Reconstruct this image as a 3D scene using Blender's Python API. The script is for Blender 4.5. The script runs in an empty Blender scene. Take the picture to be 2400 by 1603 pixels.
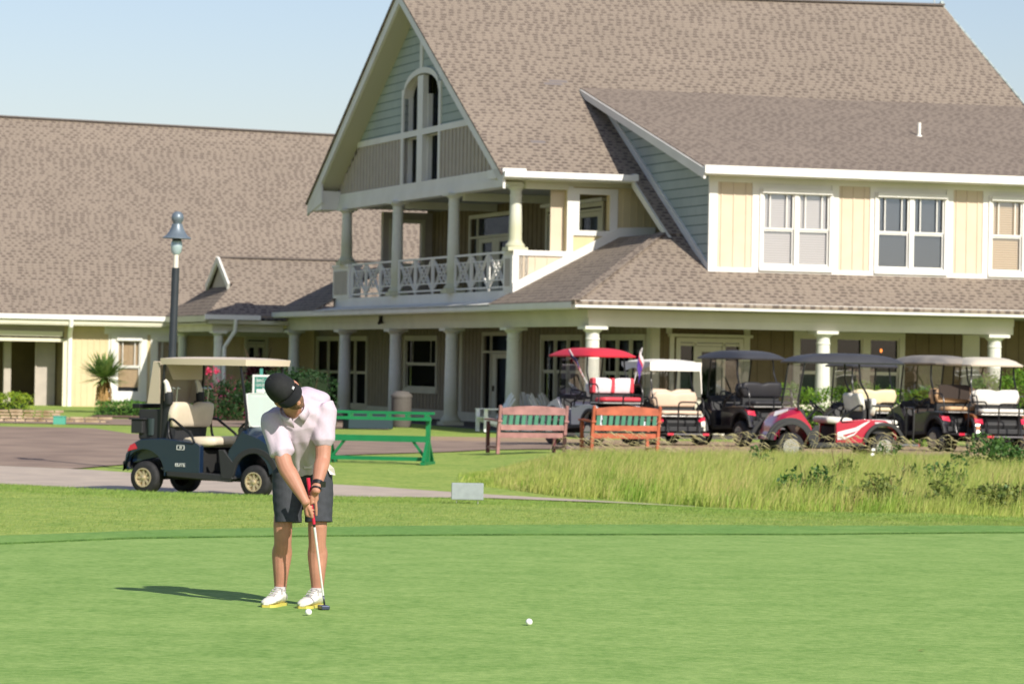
import bpy, bmesh, math, random
import numpy as np
from mathutils import Vector, Matrix
R = math.radians
random.seed(7); rng = np.random.default_rng(7)
scene = bpy.context.scene
COL = scene.collection

# ------------------------------------------------------------------ camera, world, sun
F_PX, CX, CY = 8000.0, 1200.0, 801.5          # focal length and centre in photograph pixels (2400 wide)
ROLL, PITCH, YAW = 0.0175724, 0.00596882, 0.3114467
H = 1.614
fw = Vector((0, math.cos(PITCH), math.sin(PITCH))); r0 = Vector((1, 0, 0)); u0 = r0.cross(fw)
rr = r0*math.cos(ROLL)+u0*math.sin(ROLL); uu = -r0*math.sin(ROLL)+u0*math.cos(ROLL)
CAM = Vector((0, 0, H))
cam_data = bpy.data.cameras.new('camera'); cam = bpy.data.objects.new('camera', cam_data); COL.objects.link(cam)
M = Matrix((rr, uu, -fw)).transposed().to_4x4(); M.translation = CAM
cam.matrix_world = M
cam_data.sensor_width = 36; cam_data.lens = F_PX/2400*36
cam_data.clip_start = 0.1; cam_data.clip_end = 3000
cam_data.dof.use_dof = True; cam_data.dof.focus_distance = 22.1; cam_data.dof.aperture_fstop = 7.0
scene.camera = cam

SUN_AZ, SUN_EL = R(122), R(34)              # direction the shadows run towards, sun height
D_ = Vector((math.cos(SUN_AZ)*math.cos(SUN_EL), math.sin(SUN_AZ)*math.cos(SUN_EL), -math.sin(SUN_EL)))
world = bpy.data.worlds.new('World'); scene.world = world; world.use_nodes = True
nt = world.node_tree; nt.nodes.clear()
sky = nt.nodes.new('ShaderNodeTexSky'); sky.sky_type = 'NISHITA'; sky.sun_disc = False
sky.sun_elevation = SUN_EL
sky.sun_rotation = math.atan2(-D_.x, -D_.y)
sky.air_density = 1.0; sky.dust_density = 1.0; sky.ozone_density = 1.6
bg = nt.nodes.new('ShaderNodeBackground'); bg.inputs['Strength'].default_value = 0.096
wo = nt.nodes.new('ShaderNodeOutputWorld')
tint = nt.nodes.new('ShaderNodeMix'); tint.data_type = 'RGBA'; tint.blend_type = 'MULTIPLY'; tint.inputs[0].default_value = 1; tint.inputs[7].default_value = (1.13,1.05,1.10,1)
nt.links.new(sky.outputs[0], tint.inputs[6]); nt.links.new(tint.outputs[2], bg.inputs[0]); nt.links.new(bg.outputs[0], wo.inputs[0])
sd = bpy.data.lights.new('sun', 'SUN'); sd.energy = 5.0; sd.angle = R(0.5); sd.color = (1.0, 0.93, 0.82)
so = bpy.data.objects.new('sun', sd); COL.objects.link(so)
so.rotation_euler = D_.to_track_quat('-Z', 'Y').to_euler(); so.location = (20, -20, 40)
vs = scene.view_settings; vs.view_transform = 'Standard'; vs.look = 'None'; vs.exposure = 0.26; vs.gamma = 1.0

# ------------------------------------------------------------------ pixel -> place helpers
def ray(x, y): return fw+rr*((x-CX)/F_PX)-uu*((y-CY)/F_PX)
def at(x, y, Y): d = ray(x, y); return CAM+d*(Y/d.y)
ER = Vector((math.cos(YAW), math.sin(YAW), 0)); EL = Vector((-math.sin(YAW), math.cos(YAW), 0))
O = at(1387, 900, F_PX/93.0); O.z = 0
def loc(P): q = P-O; return Vector((q.dot(ER), q.dot(EL), P.z))
CL = loc(CAM)
def hit(x, y, u=None, v=None, z=None):
    d = ray(x, y); dl = Vector((d.dot(ER), d.dot(EL), d.z))
    t = (u-CL.x)/dl.x if u is not None else ((v-CL.y)/dl.y if v is not None else (z-CL.z)/dl.z)
    return CL+dl*t
K = 2400/2348.0
def hd(x, y, **k): return hit(x*K, y*K, **k)

# ------------------------------------------------------------------ materials
def lin(c): return tuple(((v/255)/12.92 if v/255 <= .04045 else ((v/255+.055)/1.055)**2.4) for v in c)
MATS = {}
def mat(name, col, rough=.6, metal=0, var=0.0, scale=8, bump=0.0, bscale=60, spec=.4, coat=0, trans=0, col2=None, detail=4):
    if name in MATS: return MATS[name]
    m = bpy.data.materials.new(name); m.use_nodes = True; MATS[name] = m
    n = m.node_tree.nodes; l = m.node_tree.links; p = n['Principled BSDF']
    p.inputs['Roughness'].default_value = rough; p.inputs['Metallic'].default_value = metal
    p.inputs['Specular IOR Level'].default_value = spec
    if coat: p.inputs['Coat Weight'].default_value = coat; p.inputs['Coat Roughness'].default_value = .05
    tc = n.new('ShaderNodeTexCoord')
    if var or col2:
        t = n.new('ShaderNodeTexNoise'); t.inputs['Scale'].default_value = scale; t.inputs['Detail'].default_value = detail
        l.new(tc.outputs['Object'], t.inputs['Vector'])
        rp = n.new('ShaderNodeValToRGB'); rp.color_ramp.elements[0].position = .32; rp.color_ramp.elements[1].position = .68
        a = tuple(c*(1-var) for c in col); b = tuple(c*(1+var) for c in col) if col2 is None else col2
        rp.color_ramp.elements[0].color = (*a, 1); rp.color_ramp.elements[1].color = (*b, 1)
        l.new(t.outputs['Fac'], rp.inputs[0]); l.new(rp.outputs[0], p.inputs['Base Color'])
    else: p.inputs['Base Color'].default_value = (*col, 1)
    if bump:
        t2 = n.new('ShaderNodeTexNoise'); t2.inputs['Scale'].default_value = bscale; t2.inputs['Detail'].default_value = 3
        l.new(tc.outputs['Object'], t2.inputs['Vector'])
        b = n.new('ShaderNodeBump'); b.inputs['Strength'].default_value = bump; b.inputs['Distance'].default_value = .02
        l.new(t2.outputs['Fac'], b.inputs['Height']); l.new(b.outputs[0], p.inputs['Normal'])
    if trans:
        o = n['Material Output']; tr = n.new('ShaderNodeBsdfTranslucent'); mx = n.new('ShaderNodeMixShader'); mx.inputs[0].default_value = trans
        src = p.inputs['Base Color'].links[0].from_socket if p.inputs['Base Color'].links else None
        if src: l.new(src, tr.inputs[0])
        else: tr.inputs[0].default_value = (*col, 1)
        l.new(p.outputs[0], mx.inputs[1]); l.new(tr.outputs[0], mx.inputs[2]); l.new(mx.outputs[0], o.inputs[0])
    return m

def shingle_mat(name, swap, rowh, width, c1, c2, c3, c_shadow, mort, k=1.0, rough=.9, big=.12, vert=False, dash=1):
    """rows of roof shingles or wall shakes laid out on the building's own axes"""
    m = bpy.data.materials.new(name); m.use_nodes = True; MATS[name] = m
    n = m.node_tree.nodes; l = m.node_tree.links; p = n['Principled BSDF']; p.inputs['Roughness'].default_value = rough
    p.inputs['Specular IOR Level'].default_value = .2
    tc = n.new('ShaderNodeTexCoord'); sp = n.new('ShaderNodeSeparateXYZ'); cb = n.new('ShaderNodeCombineXYZ')
    l.new(tc.outputs['Object'], sp.inputs[0])
    mu = n.new('ShaderNodeMath'); mu.operation = 'MULTIPLY'; mu.inputs[1].default_value = k
    if vert: l.new(sp.outputs['Y' if swap else 'X'], cb.inputs[0]); l.new(sp.outputs['Z'], mu.inputs[0])
    else: l.new(sp.outputs['Y' if swap else 'X'], cb.inputs[0]); l.new(sp.outputs['X' if swap else 'Y'], mu.inputs[0])
    l.new(mu.outputs[0], cb.inputs[1])
    br = n.new('ShaderNodeTexBrick'); l.new(cb.outputs[0], br.inputs['Vector'])
    br.inputs['Scale'].default_value = 1; br.inputs['Brick Width'].default_value = width; br.inputs['Row Height'].default_value = rowh
    br.inputs['Mortar Size'].default_value = mort; br.inputs['Mortar Smooth'].default_value = .3; br.inputs['Bias'].default_value = -.25
    br.offset = .5; br.inputs['Color1'].default_value = (*c1, 1); br.inputs['Color2'].default_value = (*c2, 1); br.inputs['Mortar'].default_value = (*c_shadow, 1)
    # second, coarser set of tabs gives the laminated look
    # staggered darker tabs, one or two per shingle, shifted at random from course to course
    s2 = n.new('ShaderNodeSeparateXYZ'); l.new(cb.outputs[0], s2.inputs[0])
    def M_(op, a, b=None):
        q = n.new('ShaderNodeMath'); q.operation = op
        for i_, v_ in enumerate((a, b)):
            if v_ is None: continue
            if isinstance(v_, (int, float)): q.inputs[i_].default_value = v_
            else: l.new(v_, q.inputs[i_])
        return q.outputs[0]
    row = M_('FLOOR', M_('DIVIDE', s2.outputs[1], rowh)); wn = n.new('ShaderNodeTexWhiteNoise'); wn.noise_dimensions = '1D'; l.new(row, wn.inputs['W'])
    xx = M_('ADD', M_('DIVIDE', s2.outputs[0], width), M_('MULTIPLY', wn.outputs['Value'], 7.0))
    cell = M_('FLOOR', xx); cw = n.new('ShaderNodeCombineXYZ'); l.new(cell, cw.inputs[0]); l.new(row, cw.inputs[1])
    w2 = n.new('ShaderNodeTexWhiteNoise'); w2.noise_dimensions = '2D'; l.new(cw.outputs[0], w2.inputs['Vector'])
    fr = M_('FRACT', xx); edge = M_('ADD', .15, M_('MULTIPLY', w2.outputs['Value'], .6))
    tab = M_('MULTIPLY', M_('MULTIPLY', M_('LESS_THAN', fr, edge), M_('LESS_THAN', M_('FRACT', M_('DIVIDE', s2.outputs[1], rowh)), .62)), M_('ADD', .5, M_('MULTIPLY', w2.outputs['Value'], .8)))
    if dash == 0: tab = M_('MULTIPLY', w2.outputs['Value'], .5)
    mx = n.new('ShaderNodeMix'); mx.data_type = 'RGBA'; mx.inputs[6].default_value = (*c1, 1); mx.inputs[7].default_value = (*c2, 1); l.new(tab, mx.inputs[0])
    fy = M_('FRACT', M_('DIVIDE', s2.outputs[1], rowh)); low = M_('MULTIPLY', M_('LESS_THAN', fy, mort/rowh*1.6), .8)  # shadow line painted along the bottom of each course
    mx0 = mx; mx = n.new('ShaderNodeMix'); mx.data_type = 'RGBA'; l.new(low, mx.inputs[0]); l.new(mx0.outputs[2], mx.inputs[6]); mx.inputs[7].default_value = (*c_shadow, 1)
    no = n.new('ShaderNodeTexNoise'); no.inputs['Scale'].default_value = .55; no.inputs['Detail'].default_value = 5; l.new(tc.outputs['Object'], no.inputs['Vector'])
    mr = n.new('ShaderNodeMapRange'); mr.inputs[3].default_value = 1-big; mr.inputs[4].default_value = 1+big; mr.inputs[1].default_value = .3; mr.inputs[2].default_value = .7
    l.new(no.outputs['Fac'], mr.inputs[0])
    vm = n.new('ShaderNodeVectorMath'); vm.operation = 'SCALE'; l.new(mx.outputs[2], vm.inputs[0]); l.new(mr.outputs[0], vm.inputs['Scale'])
    l.new(vm.outputs[0], p.inputs['Base Color'])
    bp = n.new('ShaderNodeBump'); bp.inputs['Strength'].default_value = .5; bp.inputs['Distance'].default_value = .03
    l.new(br.outputs['Fac'], bp.inputs['Height']); bp.invert = True; l.new(bp.outputs[0], p.inputs['Normal'])
    return m

RC = dict(c1=(.262,.218,.174), c2=(.115,.092,.078), c3=(.30,.24,.19), c_shadow=(.13,.10,.085), mort=.016, big=.05)
ROOF_F = shingle_mat('roof_shingles_front', False, .175, .26, k=1.16, **RC)
ROOF_S = shingle_mat('roof_shingles_side', True, .175, .26, k=1.13, **RC)
SHAKE_L = shingle_mat('grey_green_shakes', True, .25, .22, (.35,.41,.395), (.39,.45,.43), (.31,.39,.355), (.13,.18,.165), .022, dash=0, k=1, rough=.75, big=.06, vert=True)
WHITE = mat('white_trim_paint', (.68,.67,.625), .5, var=0, col2=(.75,.745,.71), scale=1.1, detail=8)
GUTTER = mat('white_gutter_metal', (.78,.78,.75), .35, var=.03, scale=2)
CREAM = mat('cream_board_siding', (.62,.545,.40), .7, var=.05, scale=2.5)
CREAM2 = mat('pale_board_siding', (.60,.505,.38), .7, var=.04, scale=2.5)
TAUPE = mat('taupe_board_siding', (.43,.385,.335), .75, var=.06, scale=3)
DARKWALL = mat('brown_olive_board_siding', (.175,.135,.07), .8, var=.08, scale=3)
BEAMC = mat('cream_frieze_paint', (.60,.585,.46), .55, var=.06, scale=1.2)
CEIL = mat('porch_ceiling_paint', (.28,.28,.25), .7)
CONC = mat('concrete_slab', (.42,.39,.35), .9, var=.12, scale=3, bump=.2)
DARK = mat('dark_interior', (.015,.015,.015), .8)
def column_mat():
    m = mat('column_paint_with_algae', (.66,.67,.60), .55, var=.03)
    n = m.node_tree.nodes; l = m.node_tree.links; p = n['Principled BSDF']
    src = p.inputs['Base Color'].links[0].from_socket
    tc = n.new('ShaderNodeTexCoord'); sp = n.new('ShaderNodeSeparateXYZ'); l.new(tc.outputs['Object'], sp.inputs[0])
    no = n.new('ShaderNodeTexNoise'); no.inputs['Scale'].default_value = 2.2; l.new(tc.outputs['Object'], no.inputs['Vector'])
    ad = n.new('ShaderNodeMath'); ad.operation = 'MULTIPLY_ADD'; ad.inputs[1].default_value = .9; l.new(no.outputs['Fac'], ad.inputs[0]); l.new(sp.outputs['Z'], ad.inputs[2])
    mr = n.new('ShaderNodeMapRange'); mr.inputs[1].default_value = .9; mr.inputs[2].default_value = 1.9; mr.inputs[3].default_value = .6; mr.inputs[4].default_value = 0
    l.new(ad.outputs[0], mr.inputs[0])
    mx = n.new('ShaderNodeMix'); mx.data_type = 'RGBA'; l.new(mr.outputs[0], mx.inputs[0]); l.new(src, mx.inputs[6]); mx.inputs[7].default_value = (.42,.42,.22,1)
    l.new(mx.outputs[2], p.inputs['Base Color']); return m
COLM = column_mat()
def glass_mat(name, tint=(.9,.95,1), refl=.28, dark=0.0):
    m = bpy.data.materials.new(name); m.use_nodes = True; n = m.node_tree.nodes; l = m.node_tree.links; n.remove(n['Principled BSDF'])
    g = n.new('ShaderNodeBsdfGlossy'); g.inputs['Roughness'].default_value = .03; g.inputs[0].default_value = (*tint, 1)
    t = n.new('ShaderNodeBsdfTransparent'); t.inputs[0].default_value = (1-dark, 1-dark, 1-dark, 1)
    mx = n.new('ShaderNodeMixShader'); mx.inputs[0].default_value = refl
    l.new(t.outputs[0], mx.inputs[1]); l.new(g.outputs[0], mx.inputs[2]); l.new(mx.outputs[0], n['Material Output'].inputs[0]); return m
GLASS = glass_mat('window_glass', tint=(.5,.7,1), refl=.09); DGLASS = glass_mat('dark_window_glass', tint=(.6,.75,1), refl=.04, dark=.5)
def blind_mat(name, c1, c2, scale=16.0):
    m = bpy.data.materials.new(name); m.use_nodes = True; n = m.node_tree.nodes; l = m.node_tree.links; p = n['Principled BSDF']
    tc = n.new('ShaderNodeTexCoord'); w = n.new('ShaderNodeTexWave'); w.bands_direction = 'Z'; w.inputs['Scale'].default_value = scale/6.283*2; w.inputs['Distortion'].default_value = 0
    l.new(tc.outputs['Object'], w.inputs['Vector']); rp = n.new('ShaderNodeValToRGB'); rp.color_ramp.elements[0].color = (*c1, 1); rp.color_ramp.elements[1].color = (*c2, 1)
    rp.color_ramp.elements[0].position = .3; rp.color_ramp.elements[1].position = .6
    l.new(w.outputs['Fac'], rp.inputs[0]); l.new(rp.outputs[0], p.inputs['Base Color']); p.inputs['Roughness'].default_value = .7; return m
BL_W = blind_mat('white_blinds', (.30,.27,.26), (.47,.43,.41)); BL_D = blind_mat('dark_blinds', (.012,.012,.018), (.04,.04,.05)); BL_T = blind_mat('tan_blinds', (.26,.18,.10), (.55,.40,.24))

# ------------------------------------------------------------------ mesh builder
class MB:
    def __init__(s): s.v = []; s.f = []
    def add(s, vs, fs):
        b = len(s.v); s.v += [tuple(v) for v in vs]; s.f += [tuple(b+i for i in f) for f in fs]; return s
    def box(s, x0, x1, y0, y1, z0, z1, M=None):
        vs = [Vector(p) for p in ((x0,y0,z0),(x1,y0,z0),(x1,y1,z0),(x0,y1,z0),(x0,y0,z1),(x1,y0,z1),(x1,y1,z1),(x0,y1,z1))]
        if M: vs = [M@v for v in vs]
        return s.add(vs, [(0,3,2,1),(4,5,6,7),(0,1,5,4),(1,2,6,5),(2,3,7,6),(3,0,4,7)])
    def fbox(s, Fn, a0, a1, b0, b1, d0, d1):
        vs = [Fn(*p) for p in ((a0,b0,d0),(a1,b0,d0),(a1,b1,d0),(a0,b1,d0),(a0,b0,d1),(a1,b0,d1),(a1,b1,d1),(a0,b1,d1))]
        return s.add(vs, [(0,3,2,1),(4,5,6,7),(0,1,5,4),(1,2,6,5),(2,3,7,6),(3,0,4,7)])
    def fprism(s, Fn, pts, d0, d1):
        n = len(pts); vs = [Fn(a, b, d0) for a, b in pts]+[Fn(a, b, d1) for a, b in pts]
        return s.add(vs, [tuple(range(n))[::-1], tuple(range(n, 2*n))]+[(i, (i+1) % n, n+(i+1) % n, n+i) for i in range(n)])
    def slab(s, pts, t):          # roof slab: 3-D polygon thickened downwards
        n = len(pts); vs = [Vector(p) for p in pts]+[Vector(p)-Vector((0,0,t)) for p in pts]
        return s.add(vs, [tuple(range(n)), tuple(range(n, 2*n))[::-1]]+[(i, (i+1) % n, n+(i+1) % n, n+i) for i in range(n)])
    def bar(s, p, q, w, h=None, up=(0,0,1)):
        p = Vector(p); q = Vector(q); h = h or w; d = (q-p).normalized(); u = Vector(up)
        if abs(d.dot(u)) > .98: u = Vector((1,0,0))
        a = d.cross(u).normalized()*w/2; b = a.cross(d).normalized()*h/2
        vs = [p-a-b, p+a-b, p+a+b, p-a+b, q-a-b, q+a-b, q+a+b, q-a+b]
        return s.add(vs, [(0,3,2,1),(4,5,6,7),(0,1,5,4),(1,2,6,5),(2,3,7,6),(3,0,4,7)])
    def tube(s, pts, rad, n=8, close=False):
        pts = [Vector(p) for p in pts]; m = len(pts); rads = rad if isinstance(rad, (list, tuple)) else [rad]*m
        b0 = len(s.v); prev = None
        for i, p in enumerate(pts):
            d = (pts[(i+1) % m]-pts[i-1]) if close else (pts[min(i+1, m-1)]-pts[max(i-1, 0)])
            d.normalize()
            if prev is None:
                a = d.cross(Vector((0,0,1)))
                if a.length < .05: a = d.cross(Vector((1,0,0)))
            else: a = prev-d*prev.dot(d)
            a.normalize(); prev = a; b = d.cross(a)
            for k in range(n):
                t = 2*math.pi*k/n; s.v.append(tuple(p+(a*math.cos(t)+b*math.sin(t))*rads[i]))
        for i in range(m if close else m-1):
            for k in range(n):
                j = (i+1) % m
                s.f.append((b0+i*n+k, b0+i*n+(k+1) % n, b0+j*n+(k+1) % n, b0+j*n+k))
        if not close:
            s.f.append(tuple(b0+k for k in range(n))[::-1]); s.f.append(tuple(b0+(m-1)*n+k for k in range(n)))
        return s
    def lathe(s, prof, n=24, M=None):      # profile of (r, z)
        b0 = len(s.v)
        for r, z in prof:
            for k in range(n):
                t = 2*math.pi*k/n; v = Vector((r*math.cos(t), r*math.sin(t), z)); s.v.append(tuple(M@v if M else v))
        for i in range(len(prof)-1):
            for k in range(n): s.f.append((b0+i*n+k, b0+i*n+(k+1) % n, b0+(i+1)*n+(k+1) % n, b0+(i+1)*n+k))
        s.f.append(tuple(b0+k for k in range(n))[::-1]); s.f.append(tuple(b0+(len(prof)-1)*n+k for k in range(n)))
        return s
    def loft(s, rings, cap=True):           # list of rings, each a list of points
        b0 = len(s.v); n = len(rings[0])
        for r in rings: s.v += [tuple(p) for p in r]
        for i in range(len(rings)-1):
            for k in range(n): s.f.append((b0+i*n+k, b0+i*n+(k+1) % n, b0+(i+1)*n+(k+1) % n, b0+(i+1)*n+k))
        if cap: s.f.append(tuple(b0+k for k in range(n))[::-1]); s.f.append(tuple(b0+(len(rings)-1)*n+k for k in range(n)))
        return s
    def build(s, name, m, parent=None, smooth=False, bevel=0, seg=2, auto=None, recalc=True):
        me = bpy.data.meshes.new(name); me.from_pydata(s.v, [], s.f); me.validate()
        if recalc:
            bm = bmesh.new(); bm.from_mesh(me); bmesh.ops.recalc_face_normals(bm, faces=bm.faces); bm.to_mesh(me); bm.free()
        ms = m if isinstance(m, (list, tuple)) else [m]
        for x in ms: me.materials.append(x)
        o = bpy.data.objects.new(name, me); COL.objects.link(o)
        if parent is not None: o.parent = parent
        if smooth or bevel:
            me.polygons.foreach_set('use_smooth', [True]*len(me.polygons))
        if bevel:
            b = o.modifiers.new('bevel', 'BEVEL'); b.width = bevel; b.segments = seg; b.limit_method = 'ANGLE'; b.angle_limit = R(35)
            b.harden_normals = True
        elif smooth and auto:
            me.set_sharp_from_angle(angle=R(auto))
        return o
def tag(o, label=None, cat=None, group=None, kind=None):
    if label: o['label'] = label
    if cat: o['category'] = cat
    if group: o['group'] = group
    if kind: o['kind'] = kind
    return o
def empty(name, loc=(0,0,0), rz=0, **k):
    o = bpy.data.objects.new(name, None); COL.objects.link(o); o.location = loc; o.rotation_euler = (0, 0, rz); o.empty_display_size = .3
    return tag(o, **k)
def copy_tree(o, parent=None):
    c = o.copy(); COL.objects.link(c); c.parent = parent
    for ch in [x for x in bpy.data.objects if x.parent == o]: copy_tree(ch, c)
    return c
def bake(o):
    """replace an object's mesh by its modified result"""
    dg = bpy.context.evaluated_depsgraph_get(); me = bpy.data.meshes.new_from_object(o.evaluated_get(dg))
    o.modifiers.clear(); o.data = me; return o

# ------------------------------------------------------------------ terrain
def sstep(a, b, x):
    t = min(1, max(0, (x-a)/(b-a))); return t*t*(3-2*t)
def lerp(pts, x):
    if x <= pts[0][0]: return pts[0][1]
    for (a, va), (b, vb) in zip(pts, pts[1:]):
        if x <= b: return va+(vb-va)*(x-a)/(b-a)
    return pts[-1][1]
def path_y(X): return lerp([(-30,53),(-12,50.2),(-7,49.2),(-4.6,47.3),(-3.4,47.0),(-.4,47.8),(1.5,46.9),(3.7,45.2),(8,42),(20,33)], X)
def path_lo(X): return lerp([(-30,52),(-12,50.5),(-8.6,50),(-7,49.3),(-4.6,47.2),(-3.4,46.4),(-.35,47.6),(1.5,46.7),(2.6,45.85)], X)
def path_hi(X): return lerp([(-30,60),(-12,58),(-8.6,57),(-7,56),(-6,54.8),(-4.7,53.4),(-3.9,52.6),(-2,51),(-.35,49.0),(1.2,47.4),(2.6,45.95)], X)
def fringe_y(X): return lerp([(-30,16),(-12,24.5),(-6,27.2),(-4.28,28.74),(-3.32,29.98),(-2.22,30.73),(-.67,31.58),(1.4,32.8),(3.66,34.2),(5.29,34.9),(12,36.5),(30,38)], X)
def ground(X, Y):
    yp = path_y(X); t = Y-yp
    crest = lerp([(-12,-.13),(-4,-.135),(-.4,-.17),(3.0,-.19),(5,-.11),(9,-.09)], X)
    if t < 0:
        z = lerp([(-24,0),(-17,0),(-10,crest*.35),(-6,crest*.7),(-3.4,crest),(-1.6,-.27),(0,-.30)], t)
    else:
        z = lerp([(0,-.30),(2.2,-.30),(9,-.27),(14,-.24),(22,-.22),(40,-.25),(70,-.2),(400,-.2)], t)
        bank = sstep(-1.5, 1.5, X)*(1-sstep(74, 80, Y))       # tall-grass bank and raised lot on the right
        zb = lerp([(0,-.30),(1.3,-.30),(5,-.24),(10,-.2),(18,-.13),(30,-.13),(36,-.2)], t)
        z = z*(1-bank)+zb*bank
    return z
YR = sorted(set([-900,-400,-150,-60,-30]+[round(y, 3) for y in list(np.arange(-12, 16, 2.0))+list(np.arange(16, 40, .5))+list(np.arange(40, 56, .2))+list(np.arange(56, 90, .75))+[95,100,110,120,140,170,220,300,420,600,900]]))
def sheet(name, m, lo, hi, xs, dz, kind='structure', rows=None):
    """strip of ground between the curves lo(X) and hi(X), following the terrain"""
    b = MB(); rows = rows or 24
    for i, X in enumerate(xs):
        for j in range(rows+1):
            Y = lo(X)+(hi(X)-lo(X))*j/rows; b.v.append((X, Y, ground(X, Y)+dz))
    for i in range(len(xs)-1):
        for j in range(rows):
            a = i*(rows+1)+j; b.f.append((a, a+rows+1, a+rows+2, a+1))
    o = b.build(name, m, smooth=True, recalc=False); tag(o, kind=kind); return o
# ------------------------------------------------------------------ ground
def turf(name, cols, scales, bump, stretch=(1,1,1)):
    m = bpy.data.materials.new(name); m.use_nodes = True; MATS[name] = m; n = m.node_tree.nodes; l = m.node_tree.links; p = n['Principled BSDF']
    p.inputs['Roughness'].default_value = .85; p.inputs['Specular IOR Level'].default_value = .15
    tc = n.new('ShaderNodeTexCoord'); mp = n.new('ShaderNodeMapping'); mp.inputs['Scale'].default_value = stretch; l.new(tc.outputs['Object'], mp.inputs[0])
    prev = None
    for i, (sc, c0, c1, w, lo, hi) in enumerate(scales):
        t = n.new('ShaderNodeTexNoise'); t.inputs['Scale'].default_value = sc; t.inputs['Detail'].default_value = 5; t.inputs['Roughness'].default_value = .6
        l.new((mp if i == 0 else tc).outputs[0] if i == 0 else tc.outputs['Object'], t.inputs['Vector'])
        rp = n.new('ShaderNodeValToRGB'); rp.color_ramp.elements[0].position = lo; rp.color_ramp.elements[1].position = hi
        rp.color_ramp.elements[0].color = (*c0, 1); rp.color_ramp.elements[1].color = (*c1, 1); l.new(t.outputs['Fac'], rp.inputs[0])
        if prev is None: prev = rp.outputs[0]
        else:
            mx = n.new('ShaderNodeMix'); mx.data_type = 'RGBA'; mx.inputs[0].default_value = w; l.new(prev, mx.inputs[6]); l.new(rp.outputs[0], mx.inputs[7]); prev = mx.outputs[2]
    l.new(prev, p.inputs['Base Color'])
    t = n.new('ShaderNodeTexNoise'); t.inputs['Scale'].default_value = 55; t.inputs['Detail'].default_value = 2; l.new(tc.outputs['Object'], t.inputs['Vector'])
    b = n.new('ShaderNodeBump'); b.inputs['Strength'].default_value = bump; b.inputs['Distance'].default_value = .02; l.new(t.outputs['Fac'], b.inputs['Height']); l.new(b.outputs[0], p.inputs['Normal'])
    return m
GREEN = turf('putting_green_turf', None, [(.45, (.20,.33,.082), (.27,.405,.112), 0, .36, .62), (2.4, (.155,.285,.06), (.325,.45,.14), .45, .39, .61), (14, (.08,.20,.03), (.33,.47,.14), .36, .36, .64)], .25, (.45,1.0,1))
ROUGH = turf('rough_lawn_turf', None, [(.5, (.185,.325,.05), (.32,.43,.08), 0, .38, .62), (2.2, (.14,.28,.04), (.38,.455,.105), .5, .38, .62), (12, (.11,.21,.035), (.50,.53,.17), .42, .35, .65)], .7)
FRINGE = turf('fringe_turf', None, [(.6, (.14,.29,.065), (.21,.365,.09), 0, .4, .6), (9, (.09,.21,.035), (.26,.40,.11), .45, .35, .65)], .5)
ASPH = mat('worn_brown_asphalt', (.215,.155,.122), .9, var=0, col2=(.33,.245,.185), scale=.9, bump=.35, bscale=70, detail=9)
PATHM = mat('pale_cart_path_concrete', (.40,.335,.28), .9, col2=(.50,.42,.34), scale=2.2, bump=.3, bscale=60, detail=8)
DIRT = mat('bare_tan_soil', (.30,.21,.13), .95, col2=(.42,.30,.19), scale=2.5, bump=.5, bscale=25, detail=8)
MULCH = mat('brown_bark_mulch', (.12,.075,.05), .95, col2=(.24,.15,.10), scale=12, bump=.8, bscale=30, detail=6)

xs = list(np.arange(-30, -14, 2.0))+list(np.arange(-14, 18, .5))+list(np.arange(18, 40, 2.0))
XS = [-900,-400,-200,-100,-60,-40]+xs+[40,60,100,200,400,900]
b = MB()
for X in XS:
    for Y in YR: b.v.append((X, Y, ground(X, Y)))
ny = len(YR)
for i in range(len(XS)-1):
    for j in range(ny-1): a = i*ny+j; b.f.append((a, a+ny, a+ny+1, a+1))
g = b.build('ground', ROUGH, smooth=True, recalc=False); tag(g, kind='structure')
gx = list(np.arange(-14, 16.01, .25))
sheet('putting_green', GREEN, lambda X: -10, lambda X: fringe_y(X), [-30,-24,-20,-17]+gx+[20,26], .006, rows=60)
# collar of taller turf: a real lip round the green
b = MB()
prof = [(0,.0065),(.1,.010),(.3,.012),(.8,.012),(2.0,.012),(2.9,.010),(3.0,.004)]
gx2 = [-30,-24,-20,-17]+list(np.arange(-14, 16.01, .1))+[20,26]
for X in gx2:
    w = 1.15+.35*math.sin(X*.4+1)
    j0 = .012*math.sin(X*9.1)+.01*math.sin(X*23.7)
    for d, z in prof: Y = fringe_y(X)+d*w*.6+(j0 if d < .1 else 0); b.v.append((X, Y, ground(X, Y)+z))
for i in range(len(gx2)-1):
    for j in range(len(prof)-1): a = i*len(prof)+j; b.f.append((a, a+len(prof), a+len(prof)+1, a+1))
tag(b.build('fringe', FRINGE, smooth=True, recalc=False), kind='structure')
sheet('cart_path', PATHM, path_lo, path_hi, [-40,-30,-22,-18]+[x for x in gx if x < 2.6], .02, rows=12)
# asphalt service road on the left, running on behind the benches
def road_lo(X): return lerp([(-30,60.1),(-12,58.1),(-8.6,57.1),(-7.2,56.2),(-6.6,58.7),(-5.2,61.5),(-2.9,66),(-.45,70),(1.2,69),(3,66.5),(16,65)], X)
def road_hi(X): return lerp([(-30,88),(-10.5,86),(-9,80.5),(-7,79),(16,79)], X)
sheet('asphalt_road', ASPH, road_lo, road_hi, [-40,-30,-22,-18]+gx+[20,26], .018, rows=40)
sheet('far_drive', ASPH, lambda X: 91, lambda X: 99, [-40,-30,-22,-18]+list(np.arange(-14,-3,.25)), .018, rows=20)
sheet('soil_strip', DIRT, lambda X: 79+.0*X, lambda X: 83.5, list(np.arange(-4.5, 16.01, .25)), .018, rows=8)
sheet('lot_edge_soil', DIRT, lambda X: road_lo(X)-1.3, lambda X: road_lo(X)+11, list(np.arange(1.5, 16.01, .25)), .028, rows=8)

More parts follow.
